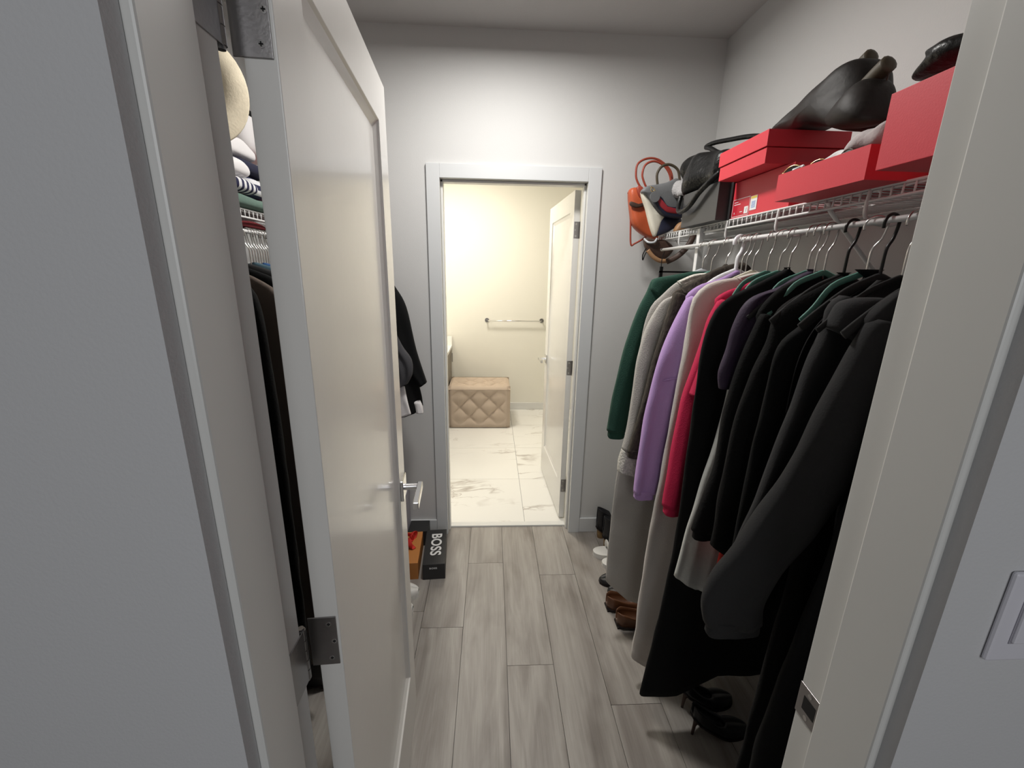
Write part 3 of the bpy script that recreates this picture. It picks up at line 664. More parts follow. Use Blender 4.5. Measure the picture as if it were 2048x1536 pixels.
# hobo bag
def K(p, X0_, X1_): k = X1_/X0_; return [(y*k, 1.586+(z-1.586)*k) for y, z in p]
e = empty('hobo_bag', (.87, 1.2, 1.977), 'large dark brown leather slouch bag on top of the red boxes', 'bag')
ho = K([(1.49,2.030),(1.44,2.050),(1.397,2.066),(1.323,2.090),(1.24,2.108),(1.20,2.118),(1.165,2.112),(1.14,2.085),(1.125,2.05),(1.106,2.017),(1.098,1.983),(1.11,1.955),(1.148,1.945),(1.24,1.985),(1.34,2.01),(1.42,2.012)], .93, .87)
pillow(ho, 'x', .875, .072, .021, 5.5, ex=.6, rings=14).build('bag_body', 'brownleather', e, smooth=True)
lo = K([(1.20,1.985),(1.175,2.005),(1.14,2.025),(1.095,2.040),(1.065,2.018),(1.048,1.985),(1.042,1.955),(1.057,1.937),(1.124,1.945),(1.18,1.962)], .88, .82)
pillow(lo, 'x', .835, .052, .013, 8, ex=.55, rings=12, seed=4).build('folded_side', 'brownleather', e, smooth=True)
for (pts, xx) in ((K([(1.265,2.085),(1.235,2.103),(1.205,2.120),(1.185,2.128)], .95, .89), .89), (K([(1.155,2.02),(1.121,2.036),(1.09,2.052),(1.066,2.062)], .90, .84), .84)):
    MB().tube(cr([(xx, y, z) for y, z in pts], 5), [.012]*3+[.018]*12+[.010], 12).build('handle', 'olive', e, smooth=True)
MB().tube(cr([(.845, 1.02, 2.022), (.845, 1.012, 1.998), (.845, 1.008, 1.985), (.848, 1.004, 1.998), (.848, 1.004, 2.025)], 5), .002, 6).build('tassel', 'brown', e, smooth=True)
# black thing on top of near red box
m = pillow(K([(.925, 1.968), (.912, 1.985), (.903, 1.996), (.909, 2.012), (.885, 2.014), (.84, 2.01), (.78, 1.99), (.77, 1.972), (.85, 1.968)], .85, .75), 'x', .76, .045, .008, 14)
for i, v in enumerate(m.v):
    if v[2] < 1.898: m.v[i] = (v[0], v[1], 1.898)
tag(m.build('leather_bag', 'blackleather', smooth=True), 'black leather bag on the near big red box, cut off by the jamb', 'bag')
# black leather handbag
e = empty('handbag', (.8, 1.7, 1.902), 'black leather handbag slumped over the dark grey box with drooping handle', 'bag')
pillow([(1.857,2.060),(1.75,2.046),(1.64,2.025),(1.55,2.006),(1.520,1.985),(1.522,1.935),(1.56,1.916),(1.63,1.908),(1.72,1.903),(1.83,1.897),(1.868,1.903),(1.900,1.967),(1.905,2.030)], 'x', .845, .068, .026, 8, ex=.40, rings=12, seed=9).build('bag_body', 'blackleather', e, smooth=True)
MB().tube(cr([(.86,1.66,2.02),(.86,1.73,2.040),(.86,1.80,2.072),(.86,1.842,2.088),(.87,1.80,2.092),(.89,1.72,2.082),(.91,1.62,2.066),(.92,1.54,2.040),(.92,1.53,2.01)], 5), .0085, 10).build('handle', 'blackleather', e, smooth=True)
MB().tube(cr([(.775,1.50+.03,1.93),(.758,1.56,1.905),(.752,1.62,1.88),(.750,1.68,1.845),(.750,1.74,1.832),(.755,1.79,1.838),(.765,1.82,1.868),(.775,1.83,1.90)], 6), .0095, 10).build('handle', 'blackleather', e, smooth=True)
# grey fur
m = pillow([(2.10,1.955),(2.08,1.972),(2.045,2.000),(1.985,1.990),(1.94,1.95),(1.94,1.92),(2.02,1.925),(2.07,1.935)], 'x', .855, .05, .016, 22, seed=2)
tag(m.build('fur_hat', 'fur', smooth=True), 'grey furry hat squeezed between the grey tote and the black handbag', 'hat')
# grey tote
e = empty('tote_bag', (.8, 2.06, 1.775), 'grey tote with navy and wine stripe and cream side', 'bag')
pillow([(.677,1.952),(.696,1.973),(.74,1.982),(.787,1.992),(.836,2.010),(.869,1.965),(.883,1.891),(.849,1.858),(.79,1.855),(.739,1.895),(.70,1.936)], 'y', 2.045, .026, .003, 12, ex=.3).build('upper_panel', 'greyleather', e, smooth=True)
pillow([(.683,1.957),(.705,1.940),(.74,1.895),(.775,1.862),(.800,1.846),(.785,1.812),(.769,1.762),(.752,1.780),(.735,1.82),(.712,1.885),(.690,1.93)], 'y', 2.062, .022, .003, 12, ex=.3).build('cream_side', 'creamleather', e, smooth=True)
pillow([(.725,1.925),(.742,1.892),(.765,1.868),(.80,1.846),(.872,1.842),(.872,1.882),(.815,1.886),(.782,1.900),(.760,1.930)], 'y', 2.030, .022, .001, 12, ex=.2).build('navy_stripe', 'navy', e, smooth=True)
pillow([(.740,1.922),(.755,1.893),(.775,1.874),(.803,1.860),(.868,1.857),(.868,1.872),(.81,1.875),(.785,1.886),(.764,1.902),(.752,1.926)], 'y', 2.026, .022, .001, 12, ex=.2).build('wine_stripe', 'wine', e, smooth=True)
pillow([(.788,1.846),(.874,1.848),(.880,1.82),(.848,1.796),(.815,1.777),(.764,1.762),(.772,1.80)], 'y', 2.066, .024, .002, 12, ex=.3).build('lower_panel', 'navy', e, smooth=True)
MB().cyl((.729, 2.000, 1.925), (.729, 2.004, 1.925), .023, 24).build('disc_charm', 'greyleather', e, bevel=.001)
MB().tube([(.716+.008*cos(a*.5), 2.005, 1.955+.008*sin(a*.5)) for a in range(12)], .0018, 6, True).tube(cr([(.705,2.01,1.968),(.72,2.004,1.962),(.729,2.003,1.948)], 4), .0016, 6).build('charm_ring', 'gold', e, smooth=True)
MB().tube(cr([(.757,2.06,1.985),(.750,2.06,2.03),(.769,2.06,2.063),(.806,2.06,2.071),(.844,2.06,2.050),(.858,2.06,2.005)], 6), .006, 8).build('handle', 'olive', e, smooth=True)
# orange satchel
e = empty('satchel', (.76, 2.17, 1.775), 'orange leather satchel with tall rust handles hanging by the far wall', 'bag')
pillow([(.664,1.979),(.698,1.994),(.733,1.988),(.765,1.943),(.80,1.890),(.826,1.832),(.855,1.782),(.842,1.757),(.77,1.771),(.699,1.819),(.678,1.884)], 'y', 2.185, .040, .006, 14, ex=.35).build('bag_body', 'orangeleather', e, smooth=True)
pillow([(.690,1.990),(.715,1.992),(.745,1.94),(.79,1.87),(.835,1.79),(.842,1.760),(.825,1.765),(.775,1.85),(.73,1.92),(.70,1.955)], 'y', 2.150, .014, .002, 14, ex=.35).build('gusset', 'rust', e, smooth=True)
pillow([(.664,1.925),(.70,1.915),(.74,1.925),(.742,1.912),(.70,1.899),(.665,1.908)], 'y', 2.145, .010, .0, 14, ex=.3).build('buckle_strap', 'brown', e, smooth=True)
MB().tube(cr([(.665,2.2,1.975),(.676,2.2,1.944),(.689,2.2,1.851),(.700,2.2,1.737),(.720,2.2,1.738),(.765,2.2,1.764),(.80,2.2,1.790)], 5), .0045, 8).build('shoulder_strap', 'rust', e, smooth=True)
for yy, pts in ((2.2, [(.738,1.985),(.710,2.02),(.697,2.054),(.702,2.103),(.747,2.128),(.803,2.123),(.862,2.081),(.88,2.03),(.87,1.98)]), (2.155, [(.742,1.985),(.722,2.02),(.713,2.050),(.725,2.090),(.767,2.106),(.818,2.085),(.850,2.04),(.855,1.985)])):
    MB().tube(cr([(x, yy, z) for x, z in pts], 6), .0052, 8).build('handle', 'rust', e, smooth=True)
# crossbody bag hanging below the shelf
e = empty('crossbody_bag', (.81, 2.06, 1.66), 'small brown bag with tan edge hanging under the shelf end', 'bag')
pillow([(.722,1.752),(.767,1.746),(.820,1.748),(.866,1.714),(.848,1.674),(.813,1.657),(.77,1.672),(.738,1.70)], 'y', 2.075, .022, .004, 14, ex=.4).build('bag_body', 'brown', e, smooth=True)
MB().tube(cr([(.738,2.052,1.70),(.765,2.048,1.670),(.80,2.046,1.652),(.835,2.046,1.652)], 6), .010, 8, flat=(.5, 1)).build('tan_edge', 'tan', e, smooth=True)
MB().tube(cr([(.825,2.03,1.648),(.860,2.0,1.672),(.895,1.99,1.71),(.915,1.985,1.752),(.915,1.985,1.79),(.90,2.0,1.81)], 6), .013, 8, flat=(.35, 1)).build('shoulder_strap', 'brown', e, smooth=True)
MB().tube(cr([(.722,2.07,1.752),(.735,2.05,1.735),(.760,2.04,1.735),(.775,2.05,1.752)], 5), .005, 8).build('clasp', 'plgrey', e, smooth=True)
MB().tube(cr([(.735,2.07,1.71),(.722,2.07,1.68),(.724,2.07,1.655),(.732,2.07,1.68),(.742,2.07,1.70)], 5), .0028, 6).build('strap_end', 'blackleather', e, smooth=True)
# tan pouch
tag(pillow([(.832,1.782),(.842,1.808),(.860,1.822),(.885,1.815),(.890,1.790),(.870,1.777),(.848,1.776)], 'y', 2.00, .024, .003, 20).build('tan_pouch', 'tan', smooth=True), 'small tan leather pouch on the wire between the tote and the dark grey box', 'pouch')
# black wall bracket behind garments
e = empty('trouser_hanger', (.79, 2.05, 1.62), 'black frame hanger with no garment, behind the dark green sweatshirt', 'hanger')
box((.785, 2.00, 1.56), (.80, 2.01, 1.625)).build('upright', 'blackmetal', e); box((.785, 2.00, 1.598), (1.0, 2.008, 1.606)).build('bar', 'blackmetal', e)
MB().tube(cr([(.792,2.005,1.62),(.792,2.005,1.66),(.80,2.005,1.69),(.792,2.0,1.707),(.780,2.0,1.70)], 5), .002, 6).build('hook', 'blackmetal', e, smooth=True)

# ------------------------------------------------------------------ shoes
def shoe(name, label, loc, rz, L=.25, W=.085, H=.06, top='brownshoe', sole='shoedark', heel=.012, style='flat', group='shoes on the floor', lining='shoedark', solet=.008, heel_m=None):
    e = empty(name, loc, label, 'shoe', group, local=True, rz=rz)
    N = 26; v = []; f = []
    def lift(t): return heel*max(0, 1-t/.62)**1.3
    def hw(t): return W*.5*(.62+.38*sin(min(1, t*1.25)*pi*.5+.2*(t > .0)))*math.sqrt(max(.02, 1-max(0, (t-.70)/.31)**2.2))*math.sqrt(max(.05, min(1, t/.10+.25)))
    def tp(t):
        if style == 'boot': return H if t < .36 else .052+(H-.052)*max(0, 1-(t-.36)/.14)
        if style == 'slide': return .020
        b = H if t < .12 else H*(1-.28*sin(min(1, (t-.12)/.3)*pi/2))
        return b if t < .6 else b*max(.42, 1-((t-.6)/.4)**2*.55)
    def op(t):
        lim_ = .40 if style == 'boot' else (.60 if style == 'pump' else .52)
        return 0 if t > lim_ or style == 'slide' else math.sqrt(max(0, 1-((t-lim_*.45)/(lim_*.56))**2))*.80
    rows = []
    for i in range(N+1):
        t = i/N; x = L*t; w_ = hw(t); h_ = tp(t); z0 = lift(t)+solet; o = op(t)*w_
        sec = []
        for k in range(7):
            a = k/6*pi/2; yy = o+(w_-o)*cos(a)**.55 if cos(a) > 0 else o; zz = z0+h_*sin(a)**.85
            sec.append((yy, zz))
        inner = [(o*.96, z0+h_*.7), (o*.9, z0+h_*.25), (0, z0+h_*(.2 if o > .001 else .96))]
        half = sec+inner
        rows.append([(x, y, z) for y, z in half]+[(x, -y, z) for y, z in half[-2::-1]])
    n = len(rows[0]); m = MB()
    for r in rows: v += r
    for i in range(N):
        for j in range(n-1): f.append((i*n+j, (i+1)*n+j, (i+1)*n+j+1, i*n+j+1))
        f.append((i*n+n-1, (i+1)*n+n-1, (i+1)*n, i*n))
    f.append(tuple(range(n))); f.append(tuple(N*n+j for j in range(n-1, -1, -1)))
    if style != 'slide': m.add(v, f).build('upper', top, e, smooth=True)
    if style == 'sneaker':
        m = MB(); k0 = int(N*.84); f2 = []
        v2 = [(p[0]*1.004, p[1]*1.03, p[2]+.0012) for r in rows[k0:] for p in r]; N2 = N-k0
        for i in range(N2):
            for j in range(n-1): f2.append((i*n+j, (i+1)*n+j, (i+1)*n+j+1, i*n+j+1))
        m.add(v2, f2).build('toe_cap', sole, e, smooth=True)
        for q in range(3): MB().tube([(L*(.44+.06*q), -.022, tp(.45+.06*q)+solet+.002), (L*(.455+.06*q), 0, tp(.45+.06*q)+solet+.005), (L*(.44+.06*q), .022, tp(.45+.06*q)+solet+.002)], .003, 6).build('lace', sole, e, smooth=True)
    # sole
    v = []; f = []
    for i in range(N+1):
        t = i/N; w_ = hw(t)*1.04; x = L*(t*1.01-.004); z0 = lift(t)
        v += [(x, w_, z0), (x, -w_, z0), (x, -w_, z0+solet), (x, w_, z0+solet)]
    for i in range(N):
        for j in range(4): f.append((i*4+j, i*4+(j+1) % 4, (i+1)*4+(j+1) % 4, (i+1)*4+j))
    f += [(3, 2, 1, 0), (N*4, N*4+1, N*4+2, N*4+3)]
    MB().add(v, f).build('sole', sole, e)
    if style == 'slide':
        m = MB(); pts = [(L*.68, W*.5*cos(a), solet+.045*sin(a)) for a in [pi*k/10 for k in range(11)]]
        m.tube(pts, .022, 6, flat=(.12, 1)); m.build('strap', top, e, smooth=True)
    if heel > .02:
        hw0 = .5*W*.62
        if style == 'pump': m = MB().tube([(.028, 0, heel*.98), (.016, 0, heel*.5), (.012, 0, 0)], [.016, .006, .0045], 10)
        else: m = MB().tube([(.030, 0, heel*.96), (.030, 0, 0)], [hw0*1.0, hw0*.86], 16)
        m.build('heel', heel_m or sole, e, smooth=True)
    elif heel > .008: MB().box((.0, -W*.3, 0), (.055, W*.3, heel*.8)).build('heel', sole, e)
    return e
SG = 'shoes on the floor under the right rod'
shoe('ankle_boot', 'black ankle boot with wooden block heel, nearer one of the pair', (.672, 2.165, 0), .10, .235, .078, .135, 'bootleather', 'shoedark', .065, 'boot', SG, heel_m='woodheel')
shoe('ankle_boot', 'black ankle boot with wooden block heel, farther one by the wall', (.655, 2.262, 0), .05, .235, .078, .135, 'bootleather', 'shoedark', .065, 'boot', SG, heel_m='woodheel')
shoe('slide_sandal', 'white slide sandal nearer the ankle boots', (.845, 2.085, 0), pi-.02, .245, .085, .02, 'rubber', 'rubber', .0, 'slide', SG, solet=.028)
shoe('slide_sandal', 'white slide sandal nearer the camera', (.875, 1.995, 0), pi-.02, .245, .085, .02, 'rubber', 'rubber', .0, 'slide', SG, solet=.022)
shoe('ballet_flat', 'black round-toed flat shoe, behind the brown loafers', (.83, 1.862, 0), pi-.02, .25, .085, .052, 'bootleather', 'shoedark', .01, 'flat', SG)
shoe('ballet_flat', 'black flat shoe partly under the grey dress', (.585+.27, 1.775, 0), pi-.06, .25, .085, .05, 'bootleather', 'shoedark', .01, 'flat', SG)
shoe('loafer', 'brown leather loafer, farther one of the pair', (.568, 1.690, 0), .02, .27, .092, .058, 'brownshoe', 'shoedark', .012, 'flat', SG)
shoe('loafer', 'brown leather loafer, nearer one of the pair', (.588, 1.588, 0), .02, .27, .092, .058, 'brownshoe', 'shoedark', .012, 'flat', SG)
shoe('high_heel', 'black high-heeled pump with thin brown heel, the farther one', (.718, 1.195, 0), .12, .215, .075, .045, 'bootleather', 'shoedark', .085, 'pump', SG, heel_m='brown')
shoe('high_heel', 'black high-heeled pump with thin brown heel, the nearer one', (.712, 1.10, 0), .05, .215, .075, .045, 'bootleather', 'shoedark', .085, 'pump', SG, heel_m='brown')
SL = 'shoes on the floor under the left rod'
shoe('sneaker', 'black sneaker with white rubber toe, beside the orange box', (-.632, 1.80, 0), -.0, .27, .088, .060, 'bootleather', 'rubber', .0, 'sneaker', SL, solet=.020)
shoe('sneaker', 'black sneaker with white rubber toe, nearer the camera', (-.640, 1.69, 0), -.02, .27, .088, .060, 'bootleather', 'rubber', .0, 'sneaker', SL, solet=.020)
shoe('ankle_boot', 'black boot toe low in the hinge gap on the floor', (-.62, 1.335, 0), pi-.2, .26, .09, .15, 'bootleather', 'shoedark', .02, 'boot', SL)

# ------------------------------------------------------------------ left side boxes
rot = Matrix.Rotation(.075, 4, 'Z')
def loc_box(name, label, loc, rz, size, mt, lid=0, group=None):
    e = empty(name, loc, label, 'box', group, local=True, rz=rz); L_, W_, H_ = size
    if lid:
        box((0, 0, 0), (L_, W_, H_-lid-.002)).build('box_body', mt, e, bevel=.001); box((-.002, -.002, H_-lid), (L_+.002, W_+.002, H_)).build('lid', mt, e, bevel=.001)
    else: box((0, 0, 0), (L_, W_, H_)).build('box_body', mt, e, bevel=.001)
    return e
e = loc_box('shoe_box', 'black shoe box with white lettering on its lid', (-.357, 1.908, 0), .072, (.117, .31, .093), 'blackcard', lid=.0, group='boxes on the floor by the left wall')
# lettering on the top reads towards the camera, letter tops to the right
mt_ = Matrix(((0, 1, 0, 0), (-1, 0, 0, 0), (0, 0, 1, 0), (0, 0, 0, 1)))
text_mesh('BOSS', .082, 'white', e, Matrix.Translation((.060, .172, .0934)) @ mt_ @ Matrix.Diagonal((1.02, .98, 1, 1)), offset=.0018)
text_mesh('BOSS', .013, 'white', e, Matrix.Translation((.055, -.0006, .068)) @ Matrix.Rotation(pi/2, 4, 'X') @ Matrix.Diagonal((1.35, 1, 1, 1)), offset=.0)
eo = loc_box('shoe_box', 'orange box with a red bow on it', (-.560, 1.905, 0), .06, (.178, .28, .100), 'orangecard', group='boxes on the floor by the left wall')
loc_box('shoe_box', 'small black box behind the orange box', (-.487, 2.20, 0), .0, (.112, .112, .098), 'blackcard', group='boxes on the floor by the left wall')
e = loc_box('storage_box', 'tall lavender-grey storage box in the far left corner', (-.74, 2.205, 0), 0., (.25, .105, .335), 'lavender', group='boxes on the floor by the left wall', lid=.06)
e = empty('gift_bow', (-.463, 2.10, .10), 'red ribbon bow on top of the orange box', 'bow')
for dx, dy, r_, t_ in ((-.01, 0, .030, .3), (.02, .02, .028, 1.2), (-.02, -.045, .030, -.4), (.012, -.055, .024, -1.1)):
    c = Vector((-.463+dx, 2.10+dy, .125)); MB().tube([(c.x+r_*cos(a)*cos(t_), c.y+r_*cos(a)*sin(t_), c.z+.020*sin(a)) for a in [2*pi*k/18 for k in range(18)]], .013, 8, True, flat=(1, .12)).build('loop', 'redcloth', e, smooth=True)
MB().tube(cr([(-.463, 2.08, .105), (-.44, 2.05, .108), (-.42, 2.03, .104)], 4), .012, 8, flat=(1, .15)).build('ribbon_tail', 'redcloth', e, smooth=True)

# ------------------------------------------------------------------ left rod clothes
LG = 'clothes on the left rod'
def sh(pts): return [(-x, z) for x, z in pts]
e = garment('jacket', 'black jacket with white lining, farthest garment on the left rod', 'jacket', 2.13, 'black',
   [(.79,1.62),(.66,1.60),(.55,1.585),(.49,1.565),(.472,1.50),(.44,1.42),(.42,1.33)], 1.25, T=.03, seed=71, group=LG, s=-1)
slab(2.125, [(-.500,1.565),(-.472,1.513),(-.421,1.411),(-.381,1.199),(-.334,1.029)], [(-.58,1.53),(-.56,1.48),(-.52,1.38),(-.48,1.16),(-.372,1.004)], .028, None, 1, .004, seed=3).build('sleeve', 'black', e, smooth=True)
slab(2.14, [(-.42,1.25),(-.385,1.06),(-.366,.96),(-.360,.90)], [(-.9,1.25),(-.9,1.0),(-.9,.92),(-.9,.86)], .03, [(-.9,.83),(-.47,.845),(-.396,.865),(-.36,.90)], 3, .008, seed=4).build('body', 'black2', e, smooth=True)
slab(2.13, [(-.372,.93),(-.362,.90),(-.358,.86)], [(-.41,.93),(-.405,.90),(-.40,.862)], .016, None, 1, .003, N=16, K=12, seed=4).build('lining', 'whitecloth', e, smooth=True)
e = garment('denim_jacket', 'dark grey jacket sleeve in front of the black jacket on the left', 'jacket', 2.05, 'greyjkt',
   [(.79,1.60),(.66,1.58),(.57,1.55),(.55,1.45),(.52,1.2),(.52,1.0)], .95, T=.026, seed=75, group=LG, s=-1)
slab(2.03, [(-.52,1.36),(-.471,1.317),(-.428,1.231),(-.388,1.168),(-.386,1.10),(-.41,1.05)], [(-.60,1.32),(-.56,1.25),(-.53,1.15),(-.50,1.09),(-.49,1.04),(-.49,1.01)], .026, None, 2, .006, seed=5).build('sleeve', 'greyjkt', e, smooth=True)
slab(2.04, [(-.43,1.03),(-.42,.96),(-.405,.885)], [(-.50,1.03),(-.49,.93),(-.48,.86)], .014, None, 1, .003, N=16, K=12, seed=6).build('shirt_tail', 'whitecloth', e, smooth=True)
lefts = [(1.06,'black','black garment at the near end of the left rod','coat',.25,.62),(1.15,'black2','black wool garment second on the left rod','coat',.30,.60),(1.24,'taupe','taupe long coat seen low in the hinge gap','coat',.22,.585),(1.33,'black','black long garment behind the taupe coat','coat',.35,.60),
 (1.42,'charcoal2','charcoal garment on the left rod behind the black long one','coat',.6,.59),(1.50,'teal','teal shirt shoulder seen in the hinge gap','shirt',.8,.60),(1.56,'bluecloth','blue shirt shoulder seen in the hinge gap','shirt',.8,.60),(1.63,'black2','black garment behind the blue shirt','shirt',.75,.59),
 (1.71,'taupe','taupe top behind the blue shirt on the left rod','top',.8,.60),(1.80,'black','black shirt in the middle of the left rod hidden by the door','shirt',.8,.6),(1.90,'navycloth','navy shirt on the left rod','shirt',.8,.6),(1.97,'black2','black top just before the grey jacket on the left rod','top',.8,.6)]
for i, (y, mt, lab, cat, zb, xs) in enumerate(lefts):
    garment({'coat': 'long_coat', 'shirt': 'shirt', 'top': 'pullover'}[cat], lab, cat, y, mt, [(.79,1.605),(.72,1.585),(.64,1.55),(xs+.01,1.50),(xs,1.35),(xs-.005,1.1),(xs,zb+.1),(xs,zb)], zb, T=.026, seed=80+i, nf=3, group=LG, s=-1)
HL = 'bare hooked hangers on the left rod'
for i in range(15): hang('wire' if i % 3 else 'black', 1.475+i*.0165, 'metal hook hanger in the dense row seen through the hinge gap', HL, -1, random.uniform(-.25, .25))
for i, y in enumerate((1.06, 1.15, 1.24, 1.33, 1.42, 1.80, 1.90, 1.97, 2.05, 2.13)): hang('black', y, ['hanger of the nearest black garment on the left rod', 'hanger of the black wool garment on the left rod', 'hanger of the taupe long coat', 'hanger of the black long garment on the left rod', 'hanger of the charcoal garment on the left rod', 'hanger of the black shirt in mid left rod', 'hanger of the navy shirt on the left rod', 'hanger of the last black top on the left rod', 'hanger of the dark grey jacket on the left rod', 'hanger of the farthest black jacket on the left rod'][i], 'hangers holding clothes on the left rod', -1, .1)

# left shelf pile
def folded(name, label, a, b, mt, seed, cat='folded clothes', sag=.01):
    nx, ny = 16, 24; v = []; f = []
    (xa, ya, za), (xb, yb, zb) = a, b
    n = 40; rows = 14
    for i in range(rows+1):                               # along y, rounded cross section
        t = i/rows; y = ya+(yb-ya)*t; e_ = (1-abs(2*t-1)**6)**.5 if 0 < t < 1 else 0
        for j in range(n):
            an = 2*pi*j/n; cx = abs(cos(an))**.35*(1 if cos(an) > 0 else -1); cz = abs(sin(an))**.7*(1 if sin(an) > 0 else -1)
            x = (xa+xb)/2+(xb-xa)/2*cx*(.8+.2*e_); z = (za+zb)/2+(zb-za)/2*cz*(.35+.65*e_)
            z += sag*noise.noise(Vector((x*9, y*9, seed)))*(1 if cz > 0 else .0); y2 = y+.01*noise.noise(Vector((x*8, z*8, seed)))
            v.append((x, y2, z))
    for i in range(rows):
        for j in range(n): f.append((i*n+j, i*n+(j+1) % n, (i+1)*n+(j+1) % n, (i+1)*n+j))
    f.append(tuple(range(n-1, -1, -1))); f.append(tuple(rows*n+j for j in range(n)))
    return tag(MB().add(v, f).build(name, mt, smooth=True), label, cat, 'folded clothes piled on the left shelf')
folded('folded_jumper', 'sage green folded jumper at the bottom of the left pile', (-1.10, 1.44, 1.775), (-.80, 1.72, 1.820), 'greencloth', 1)
folded('folded_shirt', 'red folded cloth peeking out beside the green jumper', (-1.05, 1.70, 1.775), (-.80, 1.90, 1.810), 'redcloth', 2)
folded('folded_shirt', 'narrow navy and white striped top, on the green jumper', (-1.08, 1.45, 1.820), (-.79, 1.60, 1.868), 'stripe', 3)
folded('folded_shirt', 'wide navy and white striped top in the left pile', (-1.10, 1.60, 1.822), (-.82, 1.76, 1.892), 'stripe2', 4)
folded('folded_trousers', 'dark navy folded trousers under the white shirt', (-1.10, 1.55, 1.893), (-.82, 1.75, 1.945), 'navycloth', 5)
folded('folded_shirt', 'crumpled white shirt with loose sleeve below the sun hat', (-1.06, 1.46, 1.870), (-.80, 1.585, 1.925), 'whitecloth', 6, sag=.04)
folded('folded_shirt', 'white blouse right under the sun hat brim', (-1.08, 1.48, 1.945), (-.84, 1.72, 1.992), 'whitecloth', 7, sag=.03)
folded('cap', 'white cap on top of the left pile behind the sun hat', (-1.10, 1.72, 1.993), (-.88, 1.99, 2.140), 'whitecloth', 8, 'cap')
folded('beanie', 'black beanie topmost behind the white cap', (-1.10, 1.76, 2.135), (-.92, 2.00, 2.175), 'black2', 9, 'hat')
folded('folded_cloth', 'maroon cloth hanging just under the left shelf lip', (-1.05, 1.52, 1.715), (-.835, 1.72, 1.744), 'maroon', 10)
# sun hat
e = empty('sun_hat', (-.79, 1.42, 2.07), 'cream straw sun hat leaning on the pile of folded clothes', 'hat')
nr = Vector((.52, -.84, .12)).normalized(); ua = nr.cross(Vector((0, 0, 1))).normalized(); ub = ua.cross(nr); c0 = Vector((-.865, 1.365, 2.075))
v = []; f = []; n = 48
prof = [(.165, .0), (.163, .006), (.13, .008), (.095, .012), (.088, -.02), (.080, -.06), (.055, -.085), (.01, -.09)]
for r_, h_ in prof:
    for j in range(n):
        an = 2*pi*j/n; v.append(c0+ua*(r_*1.02*cos(an))+ub*(r_*sin(an))+nr*(h_+(.010*sin(3*an) if r_ > .12 else 0)))
for i in range(len(prof)-1):
    for j in range(n): f.append((i*n+j, i*n+(j+1) % n, (i+1)*n+(j+1) % n, (i+1)*n+j))
f.append(tuple((len(prof)-1)*n+j for j in range(n)))
h = MB().add(v, f).build('brim_and_crown', 'straw', e, smooth=True); md = h.modifiers.new('s', 'SOLIDIFY'); md.thickness = .003

# ------------------------------------------------------------------ bathroom things
e = empty('ottoman', (-.12, 4.36, 0), 'beige velvet cube ottoman with diamond button tufting', 'ottoman')
ox0, ox1, oy0, oy1, oz1 = -.445, .198, 4.148, 4.60, .452
def tuft(u, v, U, V):
    a, b = (u+v)/.2, (u-v)/.2
    e1 = min(u-(-.04), U+.04-u, v+.04, V+.04-v)
    pf = (abs(sin(pi*a))*abs(sin(pi*b)))**.38
    m1 = max(0, min(1, (min(u, U-u)-.045)/.08))*max(0, min(1, (min(v, V-v)-.045)/.07))
    return .026*((pf-1)*m1)
def face(orgn, eu, ev, nrm, U, V, cu, cv, nu=72, nv=56):
    v = []; f = []
    for i in range(nu+1):
        for j in range(nv+1):
            u, w_ = U*i/nu, V*j/nv; r = .050
            du = max(0, r-u, u-(U-r)); dv = max(0, r-w_, w_-(V-r)); rr = min(1., math.hypot(du, dv)/r)
            drop = r*(1-math.sqrt(max(0, 1-rr*rr)))*.62
            p = Vector(orgn)+Vector(eu)*u+Vector(ev)*w_+Vector(nrm)*(tuft(u-cu, w_-cv, 1, 1)*0+tuftc(u, w_, U, V, cu, cv)-drop)
            v.append(p)
    for i in range(nu):
        for j in range(nv): f.append((i*(nv+1)+j, (i+1)*(nv+1)+j, (i+1)*(nv+1)+j+1, i*(nv+1)+j+1))
    return v, f
def tuftc(u, v, U, V, cu, cv):
    a, b = ((u-cu)+(v-cv))/.2, ((u-cu)-(v-cv))/.2
    pf = (abs(sin(pi*a))*abs(sin(pi*b)))**.40
    m1 = max(0, min(1, (min(u, U-u)-.03)/.09))*max(0, min(1, (min(v, V-v)-.03)/.07))
    return (.034 if V != UD else .045)*(pf-1)*m1
UW, UD, UH = ox1-ox0, oy1-oy0, oz1
cu, cv = UW/2, UH/2
m = MB()
m.add(*face((ox0, oy0, 0), (1,0,0), (0,0,1), (0,-1,0), UW, UH, cu, cv+.0)); m.add(*face((ox0, oy0, oz1), (1,0,0), (0,1,0), (0,0,1), UW, UD, cu, UD/2))
m.add(*face((ox1, oy0, 0), (0,1,0), (0,0,1), (1,0,0), UD, UH, UD/2, cv)); m.add(*face((ox0, oy1, 0), (0,-1,0), (0,0,1), (-1,0,0), UD, UH, UD/2, cv)); m.add(*face((ox1, oy1, 0), (-1,0,0), (0,0,1), (0,1,0), UW, UH, cu, cv))
oo = m.build('upholstery', 'ottoman', e, smooth=True)
bm_ = MB().tube([(0, 0, -.004), (0, 0, .001), (0, 0, .004)], [.011, .011, .005], 12)
